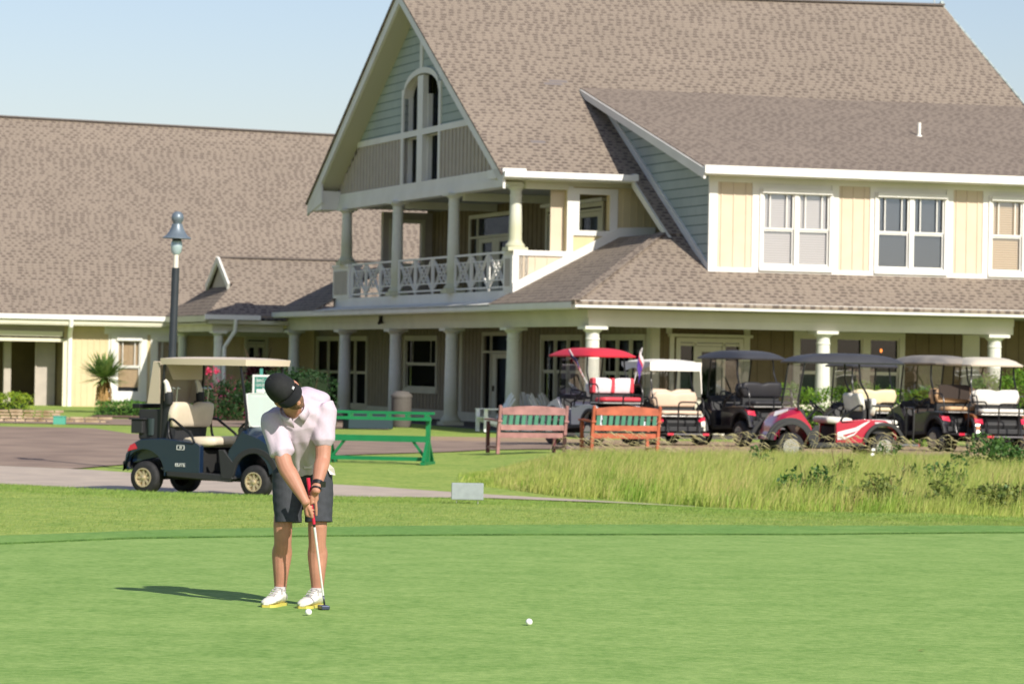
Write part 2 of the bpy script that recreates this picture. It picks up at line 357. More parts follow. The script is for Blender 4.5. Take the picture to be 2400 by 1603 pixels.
# ------------------------------------------------------------------ clubhouse
house = empty('clubhouse', O, YAW, label='large two-storey clubhouse with steep tan shingle roof, tall gable and columned balcony', cat='building')
GZ = -.25
def FL(u0):                       # wall that faces left: a runs along v, d goes outwards (-u)
    return lambda a, b, d: Vector((u0-d, a, b))
def FR(v0):                       # wall that faces the camera: a runs along u, d outwards (-v)
    return lambda a, b, d: Vector((a, v0-d, b))
def battens(b, Fn, a0, a1, b0, b1, step=.3, d=.02, w=.05, clip=None):
    a = a0+step/2
    while a < a1:
        t = b1 if clip is None else min(b1, clip(a))
        if t > b0+.05: b.fbox(Fn, a-w/2, a+w/2, b0, t, .0, d)
        a += step
def holed(b, Fn, a0, a1, b0, b1, holes, thick=.15, step=0, w=.05, d=.02):
    cuts = sorted(holes); x = a0
    for (h0, h1, k0, k1) in cuts:
        if h0 > x: b.fbox(Fn, x, h0, b0, b1, -thick, 0)
        if k0 > b0: b.fbox(Fn, h0, h1, b0, k0, -thick, 0)
        if k1 < b1: b.fbox(Fn, h0, h1, k1, b1, -thick, 0)
        x = h1
    if x < a1: b.fbox(Fn, x, a1, b0, b1, -thick, 0)
    if step:
        a = a0+step/2
        while a < a1:
            h = [q for q in cuts if q[0]-w < a < q[1]+w]
            if not h: b.fbox(Fn, a-w/2, a+w/2, b0, b1, 0, d)
            else:
                if h[0][2] > b0+.05: b.fbox(Fn, a-w/2, a+w/2, b0, h[0][2], 0, d)
                if h[0][3] < b1-.05: b.fbox(Fn, a-w/2, a+w/2, h[0][3], b1, 0, d)
            a += step
def siding(name, Fn, a0, a1, b0, b1, m, parent, thick=.1, step=.3, w=.05):
    b = MB(); b.fbox(Fn, a0, a1, b0, b1, -thick, 0); battens(b, Fn, a0, a1, b0, b1, step, w=w); return b.build(name, m, parent)
def window(Fn, a0, a1, b0, b1, parent, sashes=2, mull=.09, case=.12, blind=None, frac=(0, 1), muntins=2, glass=None, sill=True, hood=False, name='window', rail=True, m=None, deep=.06):
    m = m or WHITE; w = MB()
    w.fbox(Fn, a0-case, a0, b0-case*.3, b1+case, -.02, .05); w.fbox(Fn, a1, a1+case, b0-case*.3, b1+case, -.02, .05)
    w.fbox(Fn, a0, a1, b1, b1+case, -.02, .048)
    if sill: w.fbox(Fn, a0-case, a1+case, b0-case*1.2, b0-case*.3, -.02, .08)
    w.fbox(Fn, a0, a1, b0-case*.3, b0+.03, -.02, .03)
    if hood: w.fbox(Fn, a0-.05, a1+.05, b1-.02, b1+.09, .05, .12)
    step = (a1-a0)/sashes
    fr = MB()
    for i in range(sashes):
        s0 = a0+i*step+(mull/2 if i else 0); s1 = a0+(i+1)*step-(mull/2 if i < sashes-1 else 0)
        if i: w.fbox(Fn, a0+i*step-mull/2, a0+i*step+mull/2, b0+.03, b1, -.02, .04)
        mid = (b0+b1)/2; t = .045
        for (q0, q1, dd) in (((mid, b1, 0), (b0+.03, mid, -.025)) if rail else ((b0+.03, b1, 0),)):
            fr.fbox(Fn, s0, s0+t, q0, q1, dd-.025, dd); fr.fbox(Fn, s1-t, s1, q0, q1, dd-.025, dd)
            fr.fbox(Fn, s0+t, s1-t, q1-t, q1, dd-.025, dd); fr.fbox(Fn, s0+t, s1-t, q0, q0+t, dd-.025, dd)
            if muntins and (q0 == mid or not rail):
                for k in range(muntins):
                    x = s0+t+(s1-s0-2*t)*((.2, .8)[k] if muntins == 2 else (k+1)/(muntins+1)); fr.fbox(Fn, x-.014, x+.014, q0+t, q1-t, -.022, -.004)
    wo = w.build(name, m, parent)
    fr.build('sash', m, wo)
    MB().fbox(Fn, a0, a1, b0, b1, -deep-.01, -deep).build('pane', glass or GLASS, wo)
    if blind: MB().fbox(Fn, a0, a1, b0+(b1-b0)*frac[0], b0+(b1-b0)*frac[1], -deep-.06, -deep-.04).build('blind', blind, wo)
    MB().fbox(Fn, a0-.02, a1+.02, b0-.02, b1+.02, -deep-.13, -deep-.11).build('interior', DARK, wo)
    return wo
def column(u, v, z0, z1, r=.19, parent=None, base=True):
    b = MB(); h = z1-z0
    if base:
        b.box(-r*1.55, r*1.55, -r*1.55, r*1.55, 0, .10)
        prof = [(r*1.45,.10),(r*1.5,.15),(r*1.35,.19),(r*1.15,.23),(r*1.05,.27),(r,.33)]
    else: prof = [(r*1.1,0),(r,.08)]
    prof += [(r*.995, h*.33),(r*.86, h-.36),(r*.93,h-.34),(r*.93,h-.31),(r*.86,h-.29),(r*.87,h-.16),(r*1.15,h-.12),(r*1.3,h-.08)]
    b.lathe(prof, 28); b.box(-r*1.5, r*1.5, -r*1.5, r*1.5, h-.08, h)
    o = b.build('column', COLM, parent, smooth=True, auto=30); o.location = (u, v, z0); return o

LV = [0, 6.5, 12.25, 18.1, 24.0, 30.6]                     # column lines along the left front
# --- ground floor of the porch
b = MB(); b.box(-.45, 14, -.45, 2.6, GZ-.3, GZ+.04); b.box(-.45, 2.6, 2.6, 31.2, GZ-.3, GZ+.04); b.build('porch_floor', mat('dark_porch_paving', (.10,.09,.08), .85, var=.15, scale=4), house)
for v in LV: column(0, v, GZ+.04, 2.56, .2, house)
for u in (6.29, 11.15): column(u, 0, GZ+.04, 2.56, .2, house)
b = MB()                                                   # frieze beam over the columns, two fasciae
b.box(-.17,.17,-.17,31,2.56,2.78); b.box(.17,11.6,-.17,.17,2.56,2.78)
b.box(-.21,.21,-.21,31.04,2.78,2.98); b.box(.21,11.6,-.21,.21,2.78,2.98); b.box(11.43,11.6,.17,6,2.56,2.78)
b.build('porch_beam', BEAMC, house)
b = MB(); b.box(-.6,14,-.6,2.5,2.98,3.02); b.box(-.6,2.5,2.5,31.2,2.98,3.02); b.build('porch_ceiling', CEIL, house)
b = MB()                                                   # eave fascia and gutter
b.box(-.74,14,-.74,-.62,3.0,3.17); b.box(-.76,14,-.84,-.74,3.02,3.19)
b.build('porch_gutter', GUTTER, house)
b = MB(); b.box(-.74,-.62,-.62,30.6,2.97,3.17); b.box(-.80,-.74,-.6,30.6,3.0,3.15); b.box(-.74,-.62,30.6,31.3,2.97,3.14)
b.build('porch_fascia', WHITE, house)
b = MB(); b.slab([(-.8,6.2,3.16),(.02,6.2,3.3),(.02,25.2,3.3),(-.8,25.2,3.16)], .06); b.build('skirt_flashing', WHITE, house)
# porch roof: left slope, front slope, ridge
SP = .52
def zf(v): return 3.19+SP*(v+.72)
b = MB(); b.slab([(-.78,-.86,3.17),(14.5,-.86,3.17),(20,-.86,3.17),(20,2.88,5.06),(2.86,2.88,5.06)], .08); b.build('porch_roof_front', ROOF_F, house)
b = MB(); b.slab([(-.78,-.86,3.17),(2.86,2.88,5.06),(2.86,6.4,5.06),(-.78,6.4,3.17)], .08); b.build('porch_roof_side', ROOF_S, house)
b = MB(); b.bar((-.78,-.86,3.19),(2.86,2.88,5.08), .26, .03); b.build('hip_cap', ROOF_F, house)
b = MB(); b.slab([(-.78,25.0,3.16),(1.6,25.0,4.62),(1.6,28.3,4.62),(-.78,30.7,3.16)], .06); b.build('porch_roof_far_end', ROOF_S, house)
# ground-floor walls behind the columns
w = MB(); holed(w, FL(2.5), 2.5, 37.6, GZ, 3.0, [(3.0,6.2,.45,2.3),(8.1,11.5,.45,2.3),(13.5,17.1,GZ+.04,2.4),(22.1,25.6,.72,2.3),(30.4,33.4,.05,2.3),(34.0,37.0,.05,2.3)], .15, .38)
w.build('ground_floor_wall', mat('olive_grey_board_siding', (.30,.255,.18), .75, var=.06, scale=3), house)
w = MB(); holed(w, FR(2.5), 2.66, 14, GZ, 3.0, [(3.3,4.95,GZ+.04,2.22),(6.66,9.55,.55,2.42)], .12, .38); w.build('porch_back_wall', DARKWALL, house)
w = MB()
for v in (2.5, 19.3, 20.0): w.fbox(FL(2.5), v, v+.28, GZ, 2.96, 0, .035)
w.fbox(FR(2.5), 2.5, 2.72, GZ, 2.96, 0, .035); w.fbox(FL(2.5), 2.78, 31, GZ, GZ+.32, 0, .03)
w.build('wall_trim', BEAMC, house)
DG = dict(glass=DGLASS, m=BEAMC)
for (a0, a1) in ((8.1, 11.5), (3.0, 6.2)):
    window(FL(2.5), a0, a1, .45, 2.3, house, sashes=3, blind=BL_W if a0 > 5 else BL_W, frac=(.72,.95), muntins=0, **DG)
window(FL(2.5), 22.1, 25.6, .72, 2.3, house, sashes=1, muntins=2, **DG)
for (a0, a1) in ((30.2, 32.6), (33.0, 35.3)): pass
window(FL(2.5), 30.4, 33.4, .05, 2.3, house, sashes=2, muntins=0, blind=BL_T, frac=(.5,.98), **DG)
window(FL(2.5), 34.0, 37.0, .05, 2.3, house, sashes=2, muntins=0, blind=BL_T, frac=(.5,.98), **DG)
def door(Fn, a0, a1, b0, b1, parent, leaves=1, transom=.45, side=.0, m=None, glass=None):
    m = m or BEAMC; w = MB(); c = .12
    w.fbox(Fn, a0-c, a0, b0, b1+c, -.02, .05); w.fbox(Fn, a1, a1+c, b0, b1+c, -.02, .05); w.fbox(Fn, a0, a1, b1, b1+c, -.02, .05)
    w.fbox(Fn, a0, a1, b1-transom-.07, b1-transom, -.02, .03)
    s0, s1 = a0, a1
    if side: 
        for x in (a0+side, a1-side): w.fbox(Fn, x-.04, x+.04, b0, b1, -.02, .03)
        s0, s1 = a0+side+.04, a1-side-.04
    wo = w.build('door', m, parent); step = (s1-s0)/leaves; f = MB()
    for i in range(leaves):
        x0 = s0+i*step+.01; x1 = s0+(i+1)*step-.01; t = (x1-x0)*.2; top = b1-transom-.08
        f.fbox(Fn, x0, x0+t, b0+.02, top, -.05, -.01); f.fbox(Fn, x1-t, x1, b0+.02, top, -.05, -.01)
        f.fbox(Fn, x0+t, x1-t, top-.14, top, -.05, -.01); f.fbox(Fn, x0+t, x1-t, b0+.02, b0+.3, -.05, -.01)
    f.build('leaf', m, wo)
    h = MB(); x = s0+step*(.9 if leaves == 1 else 1.0)-.05; h.fbox(Fn, x-.015, x+.015, b0+.95, b0+1.12, -.01, .05); h.build('handle', mat('dull_bronze', (.12,.10,.07), .4, 1), wo)
    MB().fbox(Fn, a0, a1, b0, b1, -.07, -.06).build('pane', glass or DGLASS, wo)
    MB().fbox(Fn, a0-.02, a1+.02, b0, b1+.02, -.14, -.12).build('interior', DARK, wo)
    return wo
door(FL(2.5), 13.5, 17.1, GZ+.04, 2.4, house, 1, side=.7)
door(FR(2.5), 3.3, 4.95, GZ+.04, 2.22, house, 1, transom=.02, side=.42)
b = MB(); b.fbox(FR(2.5), 2.95, 5.3, 2.36, 2.44, .0, .14); b.fbox(FR(2.5), 3.0, 3.12, GZ, 2.36, 0, .05); b.fbox(FR(2.5), 5.08, 5.25, GZ, 2.9, 0, .05); b.fbox(FR(2.5), 2.9, 3.05, 2.44, 2.9, 0, .05); b.build('door_surround', BEAMC, house)
window(FR(2.5), 6.66, 9.55, .55, 2.42, house, sashes=3, muntins=0, glass=DGLASS, m=BEAMC, mull=.2, case=.16)
b = MB(); b.lathe([(.02,0),(.05,.05),(.05,.1),(.02,.14)], 12); o = b.build('lit_ceiling_lamp', None if False else mat('orange_lamp_glow', (.9,.3,.08), .5), house, smooth=True)
o.location = (9.05, 2.54, 2.05); o.scale = (.7,.3,.7)
_p = o.data.materials[0].node_tree.nodes['Principled BSDF']; _p.inputs['Emission Color'].default_value = (1,.28,.06,1); _p.inputs['Emission Strength'].default_value = 1.6
b = MB(); b.fbox(FR(2.5), 11.4, 11.9, GZ, 2.9, 0, .05); b.build('wall_trim', BEAMC, house)

# --- balcony floor, fascia, balustrade
VB0, VB1 = 6.25, 25.3
b = MB(); b.box(0.0, 3.1, VB0, VB1, 3.3, 3.54); b.box(-.06, 0, VB0-.02, VB1, 3.28, 3.56); b.build('balcony_floor', WHITE, house)
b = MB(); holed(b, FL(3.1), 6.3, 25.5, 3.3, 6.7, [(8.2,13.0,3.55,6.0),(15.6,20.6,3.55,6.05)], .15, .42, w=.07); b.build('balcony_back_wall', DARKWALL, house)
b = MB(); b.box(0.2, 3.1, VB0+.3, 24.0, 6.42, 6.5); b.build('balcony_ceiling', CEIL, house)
for v in (11.9, 17.9): MB().box(.2,3.1,v,v+.2,6.2,6.42).build('ceiling_beam', BEAMC, house)
for v in LV[1:5]:
    column(0, v, 3.56 if 7 < v < 22 else 4.62, 6.42, .18, house)
# pedestals at both ends
for (v0, v1) in ((VB0, 7.2), (23.3, 25.25)):
    b = MB(); b.box(-.10,.30,v0,v1,3.56,4.55); b.box(-.14,.34,v0-.03,v1+.03,4.55,4.63); b.build('pedestal', WHITE, house)
    b = MB(); b.box(-.125,-.10,v0+.2,v1-.2,3.68,4.42); b.build('pedestal_panel', TAUPE, house)
for i in range(3):
    a0 = LV[i+1]+(.75 if i == 0 else .2); a1 = LV[i+2]-(.75 if i == 2 else .2); b = MB(); Fn = FL(0)
    b.fbox(Fn, a0, a1, 4.58, 4.64, -.03, .03); b.fbox(Fn, a0, a1, 3.64, 3.69, -.025, .025)
    n = 3; st = (a1-a0)/n
    for k in range(n+1):
        x = a0+k*st; x = min(max(x, a0+.04), a1-.04); b.fbox(Fn, x-.04, x+.04, 3.57, 4.6, -.03, .03)
    for k in range(n):
        x0 = a0+k*st+.10; x1 = a0+(k+1)*st-.10
        for x in (x0, x1): b.fbox(Fn, x-.022, x+.022, 3.69, 4.58, -.018, .018)
        z0, z1 = 3.69, 4.58; za, zb = z0+.2*(z1-z0), z0+.8*(z1-z0); xm = (x0+x1)/2; zm = (z0+z1)/2
        for z in (za, zb): b.fbox(Fn, x0, x1, z-.018, z+.018, -.012, .012)
        for (p, q) in (((x0,z0),(x1,z1)),((x1,z0),(x0,z1)),((x0,z0),(xm,zb)),((x1,z0),(xm,zb)),((x0,z1),(xm,za)),((x1,z1),(xm,za))):
            b.bar(Fn(p[0],p[1],0), Fn(q[0],q[1],0), .03, .045, up=(1,0,0))
    b.build('railing', WHITE, house)
# upper doors and windows on the balcony back wall
UD = dict(m=BEAMC)
door(FL(3.1), 15.6, 20.6, 3.55, 6.05, house, 2, transom=.55, side=.7, glass=GLASS)
door(FL(3.1), 8.2, 13.0, 3.55, 6.0, house, 2, transom=.05, glass=GLASS)
b = MB(); b.fbox(FL(3.1), 7.9, 13.3, 6.13, 6.22, .0, .16); b.build('door_hood', WHITE, house)
# far end wall of the balcony with an open frame
Fn = FR(24.9); b = MB()
for r_ in ((1.45,1.75,3.55,6.4),(2.75,3.1,3.55,6.4),(1.75,2.75,3.55,4.75),(1.75,2.75,6.05,6.4)): b.fbox(Fn, *r_, -.25, 0)
b.build('balcony_end_wall', TAUPE, house)
b = MB(); b.fbox(Fn,1.65,1.77,4.65,6.17,0,.05); b.fbox(Fn,2.73,2.85,4.65,6.17,0,.05); b.fbox(Fn,1.77,2.73,6.05,6.17,0,.05); b.fbox(Fn,1.77,2.73,4.63,4.75,0,.05); b.build('open_frame', BEAMC, house)

# --- front wall of the balcony block (faces the camera) at v = 6.25
Fn = FR(6.25); b = MB()
pts = [(-.38,3.25),(-.38,4.6),(.25,4.6),(1.37,4.6),(1.37,3.3),(1.37,4.15),(.2,3.4)]
b.fprism(Fn, [(-.1,3.3),(1.4,3.9),(1.4,4.5),(-.1,4.5)], -.15, 0)
battens(b, Fn, 0, 1.4, 3.4, 4.5, .34, d=.015, w=.035)
b.build('balcony_front_panel', CREAM2, house)
b = MB(); b.fbox(Fn, -.14, 1.37, 4.5, 4.64, -.15, .05); b.fbox(Fn, -.16, .02, 3.2, 4.5, -.15, .04)
b.build('panel_trim', WHITE, house)
b = MB(); b.fprism(Fn, [(-.16,3.40),(2.86,5.0),(2.86,5.32),(-.16,3.74)], 0.05, .11); b.fprism(Fn, [(2.86,5.0),(3.9,5.0),(3.9,5.36),(2.86,5.32)], 0.05, .11); b.build('roof_flashing_board', WHITE, house)
b = MB()                                                    # wall right of the opening, with square opening in it
for r_ in ((1.37,1.72,4.3,6.5),(2.6,5.5,4.3,6.5),(1.72,2.6,4.3,5.22),(1.72,2.6,6.2,6.5)): b.fbox(Fn, *r_, -.25, 0)
battens(b, Fn, 2.9, 4.4, 5.0, 6.4, .2, d=.015, w=.03)
b.build('upper_wall', mat('yellow_board_siding', (.60,.51,.30), .7, var=.05, scale=2), house)
b = MB(); b.fbox(Fn,1.37,1.55,4.4,6.55,0,.05); b.fbox(Fn,1.55,2.82,6.2,6.36,0,.05); b.fbox(Fn,2.6,2.82,5.22,6.2,0,.05); b.fbox(Fn,1.55,2.82,5.08,5.22,0,.05); b.fbox(Fn,1.55,1.72,5.22,6.2,0,.048); b.build('opening_trim', WHITE, house)
b = MB(); b.fbox(Fn, .98, 1.37, 4.6, 6.3, -.25, -.2); b.build('reveal_post', CREAM2, house)
b = MB(); b.box(.15,1.37,6.1,6.4,6.3,6.52); b.box(1.37,3.6,6.17,6.2,6.4,6.6); b.build('front_lintel', BEAMC, house)

# --- gable wall over the balcony (faces left), opening at its middle
SR = .5662; VR = 16.1
def zroof(v): return 6.76+SR*((v-5.75) if v <= VR else (2*VR-5.75-v))
def zg(v): return zroof(v)-.42                               # underside of the roof at the gable wall
Fn = FL(0); W0, W1 = 13.85, 17.55; ARC = 9.5; VM = 15.75
def arch(v): t = abs(v-(W0+W1)/2)/((W1-W0)/2); return ARC+.62*math.sqrt(max(0, 1-t*t))
b = MB()
b.fprism(Fn, [(17.55,6.9),(24.75,6.9),(25.1,zg(25.1)),(22.6,8.3),(17.55,8.3)] if zg(22.6) > 8.3 else [(17.55,6.9),(24.9,6.9),(22.3,8.3),(17.55,8.3)], -.12, 0)
battens(b, Fn, 17.6, 24.6, 6.9, 8.3, .36, clip=zg, w=.06, d=.03); b.build('gable_boarding', TAUPE, house); b = MB()
b.fprism(Fn, [(13.85,6.9),(7.25,6.9),(7.25,zg(7.25)),(9.4,8.3),(13.85,8.3)], -.12, 0); battens(b, Fn, 7.3, 13.8, 6.9, 8.3, .36, clip=zg, w=.06, d=.03)
b.build('gable_boarding', TAUPE, house)
b = MB()
zt = lambda v: max(8.46, zg(v))
def vz(z): return 5.75+(z+.42-6.76)/SR
b.fprism(Fn, [(W1,8.46),(2*VR-vz(8.46),8.46),(W1,zg(W1))], -.12, 0)
b.fprism(Fn, [(W0,8.46),(vz(8.46),8.46),(W0,zg(W0))], -.12, 0)
N = 24
for i in range(N):
    a, c = W0+(W1-W0)*i/N, W0+(W1-W0)*(i+1)/N
    b.fprism(Fn, [(a,arch(a)),(c,arch(c)),(c,zg(c)),(a,zg(a))] if not (a < VR < c) else [(a,arch(a)),(c,arch(c)),(c,zg(c)),(VR,zg(VR)),(a,zg(a))], -.12, 0)
b.build('gable_shakes', SHAKE_L, house)
b = MB()
b.fbox(Fn, 7.0, 25.2, 6.62, 6.9, -.3, .05); b.fbox(Fn, 6.9, 25.2, 6.40, 6.62, -.3, .09)
b.build('gable_beam', WHITE, house)
b = MB(); b.fbox(Fn, 2*VR-vz(8.38)-.05 if False else 9.3, 22.75, 8.28, 8.46, 0, .05)
b.fbox(Fn, VM-.13, VM+.13, 10.2, 12.2, 0, .045)
for (a0, a1) in ((W0-.2, W0), (W1, W1+.2), (VM-.28, VM+.28)): b.fbox(Fn, a0, a1, 6.9, 8.28, -.12, .05); b.fbox(Fn, a0, a1, 8.46, ARC if a0 != VM-.28 else 10.05, -.12, .05)
for i in range(N):
    a, c = W0+(W1-W0)*i/N, W0+(W1-W0)*(i+1)/N
    b.fprism(Fn, [(a,arch(a)-.01),(c,arch(c)-.01),(c,arch(c)+.16),(a,arch(a)+.16)], -.12, .055)
b.fbox(Fn, W0-.2, W0, ARC, ARC+.25, -.1, .05); b.fbox(Fn, W1, W1+.2, ARC, ARC+.25, -.1, .05)
b.build('gable_trim', WHITE, house)
for (a0, a1) in ((W0, VM-.28), (VM+.28, W1)):
    for (z0, z1) in ((6.9, 8.28), (8.46, 10.15)):
        b = MB(); b.fbox(Fn, a0, a0+.04, z0, z1 if z1 < 9 else ARC, -.27, -.12); b.fbox(Fn, a1-.04, a1, z0, z1 if z1 < 9 else ARC, -.27, -.12)
        b.fbox(Fn, a0, a1, z0, z0+.03, -.27, -.12)
        if z1 < 9: b.fbox(Fn, a0, a1, z1-.03, z1, -.27, -.12)
        wo = b.build('gable_window', WHITE, house)
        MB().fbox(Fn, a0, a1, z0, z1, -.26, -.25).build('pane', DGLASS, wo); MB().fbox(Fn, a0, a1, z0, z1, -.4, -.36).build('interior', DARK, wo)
b = MB()                                                     # curved lining of the arch
for i in range(N):
    a, c = W0+(W1-W0)*i/N, W0+(W1-W0)*(i+1)/N
    b.fprism(Fn, [(a,arch(a)-.03),(c,arch(c)-.03),(c,arch(c)-.012),(a,arch(a)-.012)], -.25, -.121)
b.build('arch_lining', WHITE, house)
# --- main roof
UG = -.62; UE = 17.0
ZR0, ZR1 = 12.62, 12.98
def zm(u, v):
    zr_ = ZR0+(ZR1-ZR0)*(u-UG)/(UE-UG); t = (v-5.75)/(VR-5.75)
    return 6.76+(zr_-6.76)*t
UX = UG-.10
b = MB(); b.slab([(UX,5.6,zm(UG,5.6)),(3.06,5.6,zm(3.06,5.6)),(3.06,VR,zm(3.06,VR)),(UX,VR,zm(UG,VR))], .06)
b.slab([(3.06,2.8,zm(3.06,2.8)),(UE,2.8,zm(UE,2.8)),(UE,VR,zm(UE,VR)),(3.06,VR,zm(3.06,VR))], .1)
b.build('main_roof_front', ROOF_F, house)
b = MB(); b.slab([(UX,VR,zm(UG,VR)),(UE,VR,zm(UE,VR)),(UE,26.6,zm(UE,5.6)),(UX,26.6,zm(UG,5.6))], .06); b.build('main_roof_back', ROOF_F, house)
b = MB(); b.bar((UG,VR,zm(UG,VR)+.02),(UE,VR,zm(UE,VR)+.02), .3, .06); b.build('ridge_cap', mat('dark_ridge_cap', (.13,.11,.10), .9), house)
b = MB(); b.bar((UE,VR,13.0),(UE,26.6,6.7), .1, .3); b.bar((UE,VR,12.8),(UE,2.8,4.9), .06, .3); b.fprism(lambda a,bb,d: Vector((16.5-d,a,bb)), [(2.8,4.8),(26,4.8),(26,6.8),(VR,12.7),(5.75,6.7)], -.1, 0); b.build('far_gable_end', SHAKE_L, house)
# rakes, soffit and eave return
b = MB()
def rake(b, u0, u1, va, vb, dz0, dz1):
    for (p, q) in ((va, vb),):
        vs = [(u0,p,zroof(p)+dz0),(u1,p,zroof(p)+dz0),(u1,q,zroof(q)+dz0),(u0,q,zroof(q)+dz0),(u0,p,zroof(p)+dz1),(u1,p,zroof(p)+dz1),(u1,q,zroof(q)+dz1),(u0,q,zroof(q)+dz1)]
        b.add(vs, [(0,3,2,1),(4,5,6,7),(0,1,5,4),(1,2,6,5),(2,3,7,6),(3,0,4,7)])
rake(b, UG-.04, UG+.03, 5.6, VR, -.42, -.07); rake(b, UG-.04, UG+.03, VR, 26.6, -.42, -.07)
b.fprism(lambda a,bb,d: Vector((UG-.03-d,a,bb)), [(24.75,6.62),(26.6,6.3),(26.6,6.66),(24.9,7.3)], -.06, 0)
b.build('rake_board', WHITE, house)
b = MB(); rake(b, UG+.03, 0.0, 5.9, VR, -.46, -.40); rake(b, UG+.03, 0.0, VR, 26.3, -.46, -.40); b.build('rake_soffit', mat('soffit_paint', (.55,.54,.40), .6), house)
b = MB(); b.box(UG, 0.0, 24.85, 26.3, 6.40, 7.0); b.build('eave_return', WHITE, house)
b = MB(); b.box(UG-.05, 3.12, 5.5, 5.62, 6.52, 6.70); b.box(UG-.05,3.12,5.40,5.5,6.56,6.72); b.box(3.0,3.12,5.45,5.62,6.5,6.75); b.build('main_gutter', GUTTER, house)
b = MB(); b.box(UG,3.1,5.62,6.4,6.5,6.54); b.build('main_soffit', BEAMC, house)
b = MB(); b.box(UG-.04, 0, 5.62, 7.0, 6.55, 6.8);b.fprism(lambda a,bb,d: Vector((-.01-d,a,bb)), [(5.62,6.5),(7.35,6.5),(7.35,zg(7.35)+.03),(5.62,6.62)], -.05, 0); b.build('rake_foot', WHITE, house)
b = MB(); z_ = lambda v: zm(3.06, v)
b.add([(3.0,5.62,z_(5.62)-.28),(3.08,5.62,z_(5.62)-.28),(3.08,2.6,z_(2.6)-.22),(3.0,2.6,z_(2.6)-.22),(3.0,5.62,z_(5.62)-.06),(3.08,5.62,z_(5.62)-.06),(3.08,2.6,z_(2.6)-.04),(3.0,2.6,z_(2.6)-.04)], [(0,3,2,1),(4,5,6,7),(0,1,5,4),(1,2,6,5),(2,3,7,6),(3,0,4,7)])
b.build('rake_board', mat('pale_shaded_trim', (.66,.65,.56), .55), house)

# --- dormer with the row of windows
VD = .92
b = MB(); b.slab([(3.08,.42,6.73),(20,.42,6.80),(20,10.3,9.47),(3.08,10.3,9.43)], .1); b.build('dormer_roof', shingle_mat('dormer_shingles', False, .175, .26, k=1.04, c1=(.245,.203,.165), c2=(.12,.097,.083), c3=(.25,.20,.165), c_shadow=(.12,.09,.08), mort=.014, big=.04), house)
b = MB(); b.box(3.06,20,.30,.42,6.50,6.70); b.box(3.04,20,.20,.30,6.53,6.74); b.build('dormer_gutter', GUTTER, house)
b = MB(); b.box(3.1,20,.42,.9,6.50,6.53); b.build('dormer_soffit', BEAMC, house)
b = MB(); sl = (9.43-6.73)/(10.3-.42)
def zd(v): return 6.73+sl*(v-.42)
vs = [(3.03,.3,zd(.3)-.3),(3.09,.3,zd(.3)-.3),(3.09,10.2,zd(10.2)-.22),(3.03,10.2,zd(10.2)-.22),(3.03,.3,zd(.3)-.03),(3.09,.3,zd(.3)-.03),(3.09,10.2,zd(10.2)-.03),(3.03,10.2,zd(10.2)-.03)]
b.add(vs, [(0,3,2,1),(4,5,6,7),(0,1,5,4),(1,2,6,5),(2,3,7,6),(3,0,4,7)]); b.build('dormer_rake_board', WHITE, house)
b = MB(); b.add([(3.09,.42,zd(.42)-.2),(3.45,.42,zd(.42)-.2),(3.45,10,zd(10)-.2),(3.09,10,zd(10)-.2),(3.09,.42,zd(.42)-.17),(3.45,.42,zd(.42)-.17),(3.45,10,zd(10)-.17),(3.09,10,zd(10)-.17)], [(0,3,2,1),(4,5,6,7),(0,1,5,4),(1,2,6,5),(2,3,7,6),(3,0,4,7)]); b.build('dormer_rake_soffit', BEAMC, house)
b = MB(); b.fprism(FL(3.47), [(.92,3.9),(.92,6.5),(9.6,8.95),(9.6,9.0),(2.9,4.9)], -.1, 0); b.build('dormer_side_wall', SHAKE_L, house)
b = MB(); b.add([(3.42,.9,3.98),(3.48,.9,3.98),(3.48,9.3,zm(3.45,9.3)),(3.42,9.3,zm(3.45,9.3)),(3.42,.9,4.22),(3.48,.9,4.22),(3.48,9.3,zm(3.45,9.3)+.22),(3.42,9.3,zm(3.45,9.3)+.22)], [(0,3,2,1),(4,5,6,7),(0,1,5,4),(1,2,6,5),(2,3,7,6),(3,0,4,7)])
b.build('dormer_flashing_board', WHITE, house)
Fn = FR(VD); b = MB(); holed(b, Fn, 3.45, 20, 3.9, 6.5, [(4.92,6.78,4.22,6.13),(8.16,10.06,4.22,6.13),(11.44,13.34,4.22,6.13),(14.7,16.5,4.22,6.13)], .1)
b.build('dormer_wall', WHITE, house)
PAN = [(3.66,4.62),(7.05,7.93),(10.32,11.18),(13.6,14.45)]
for (a0, a1) in PAN:
    b = MB(); b.fbox(Fn, a0, a1, 4.16, 6.36, 0, .01)
    for t in (.12,.48,.84): b.fbox(Fn, a0+(a1-a0)*t-.02, a0+(a1-a0)*t+.02, 4.17, 6.35, .01, .03)
    b.build('siding_panel', CREAM2, house)
b = MB(); b.fbox(Fn, 3.42, 20, 3.92, 4.16, 0, .045); b.fbox(Fn, 3.42, 20, 6.36, 6.5, 0, .04); b.fbox(Fn, 3.42, 3.66, 4.16, 6.36, 0, .042)
for (a0, a1), (c0, c1) in zip(PAN, PAN[1:]): b.fbox(Fn, a1, a1+.2, 4.16, 6.36, 0, .038); b.fbox(Fn, c0-.2, c0, 4.16, 6.36, 0, .038)
b.build('dormer_trim', WHITE, house)
for (a0, a1, bl) in ((4.92,6.78,BL_W),(8.16,10.06,BL_D),(11.44,13.34,BL_T),(14.7,16.5,BL_W)):
    window(FR(VD-.03), a0, a1, 4.22, 6.13, house, sashes=2, blind=bl, muntins=2, glass=GLASS, case=.10, hood=True, mull=.12, sill=True)
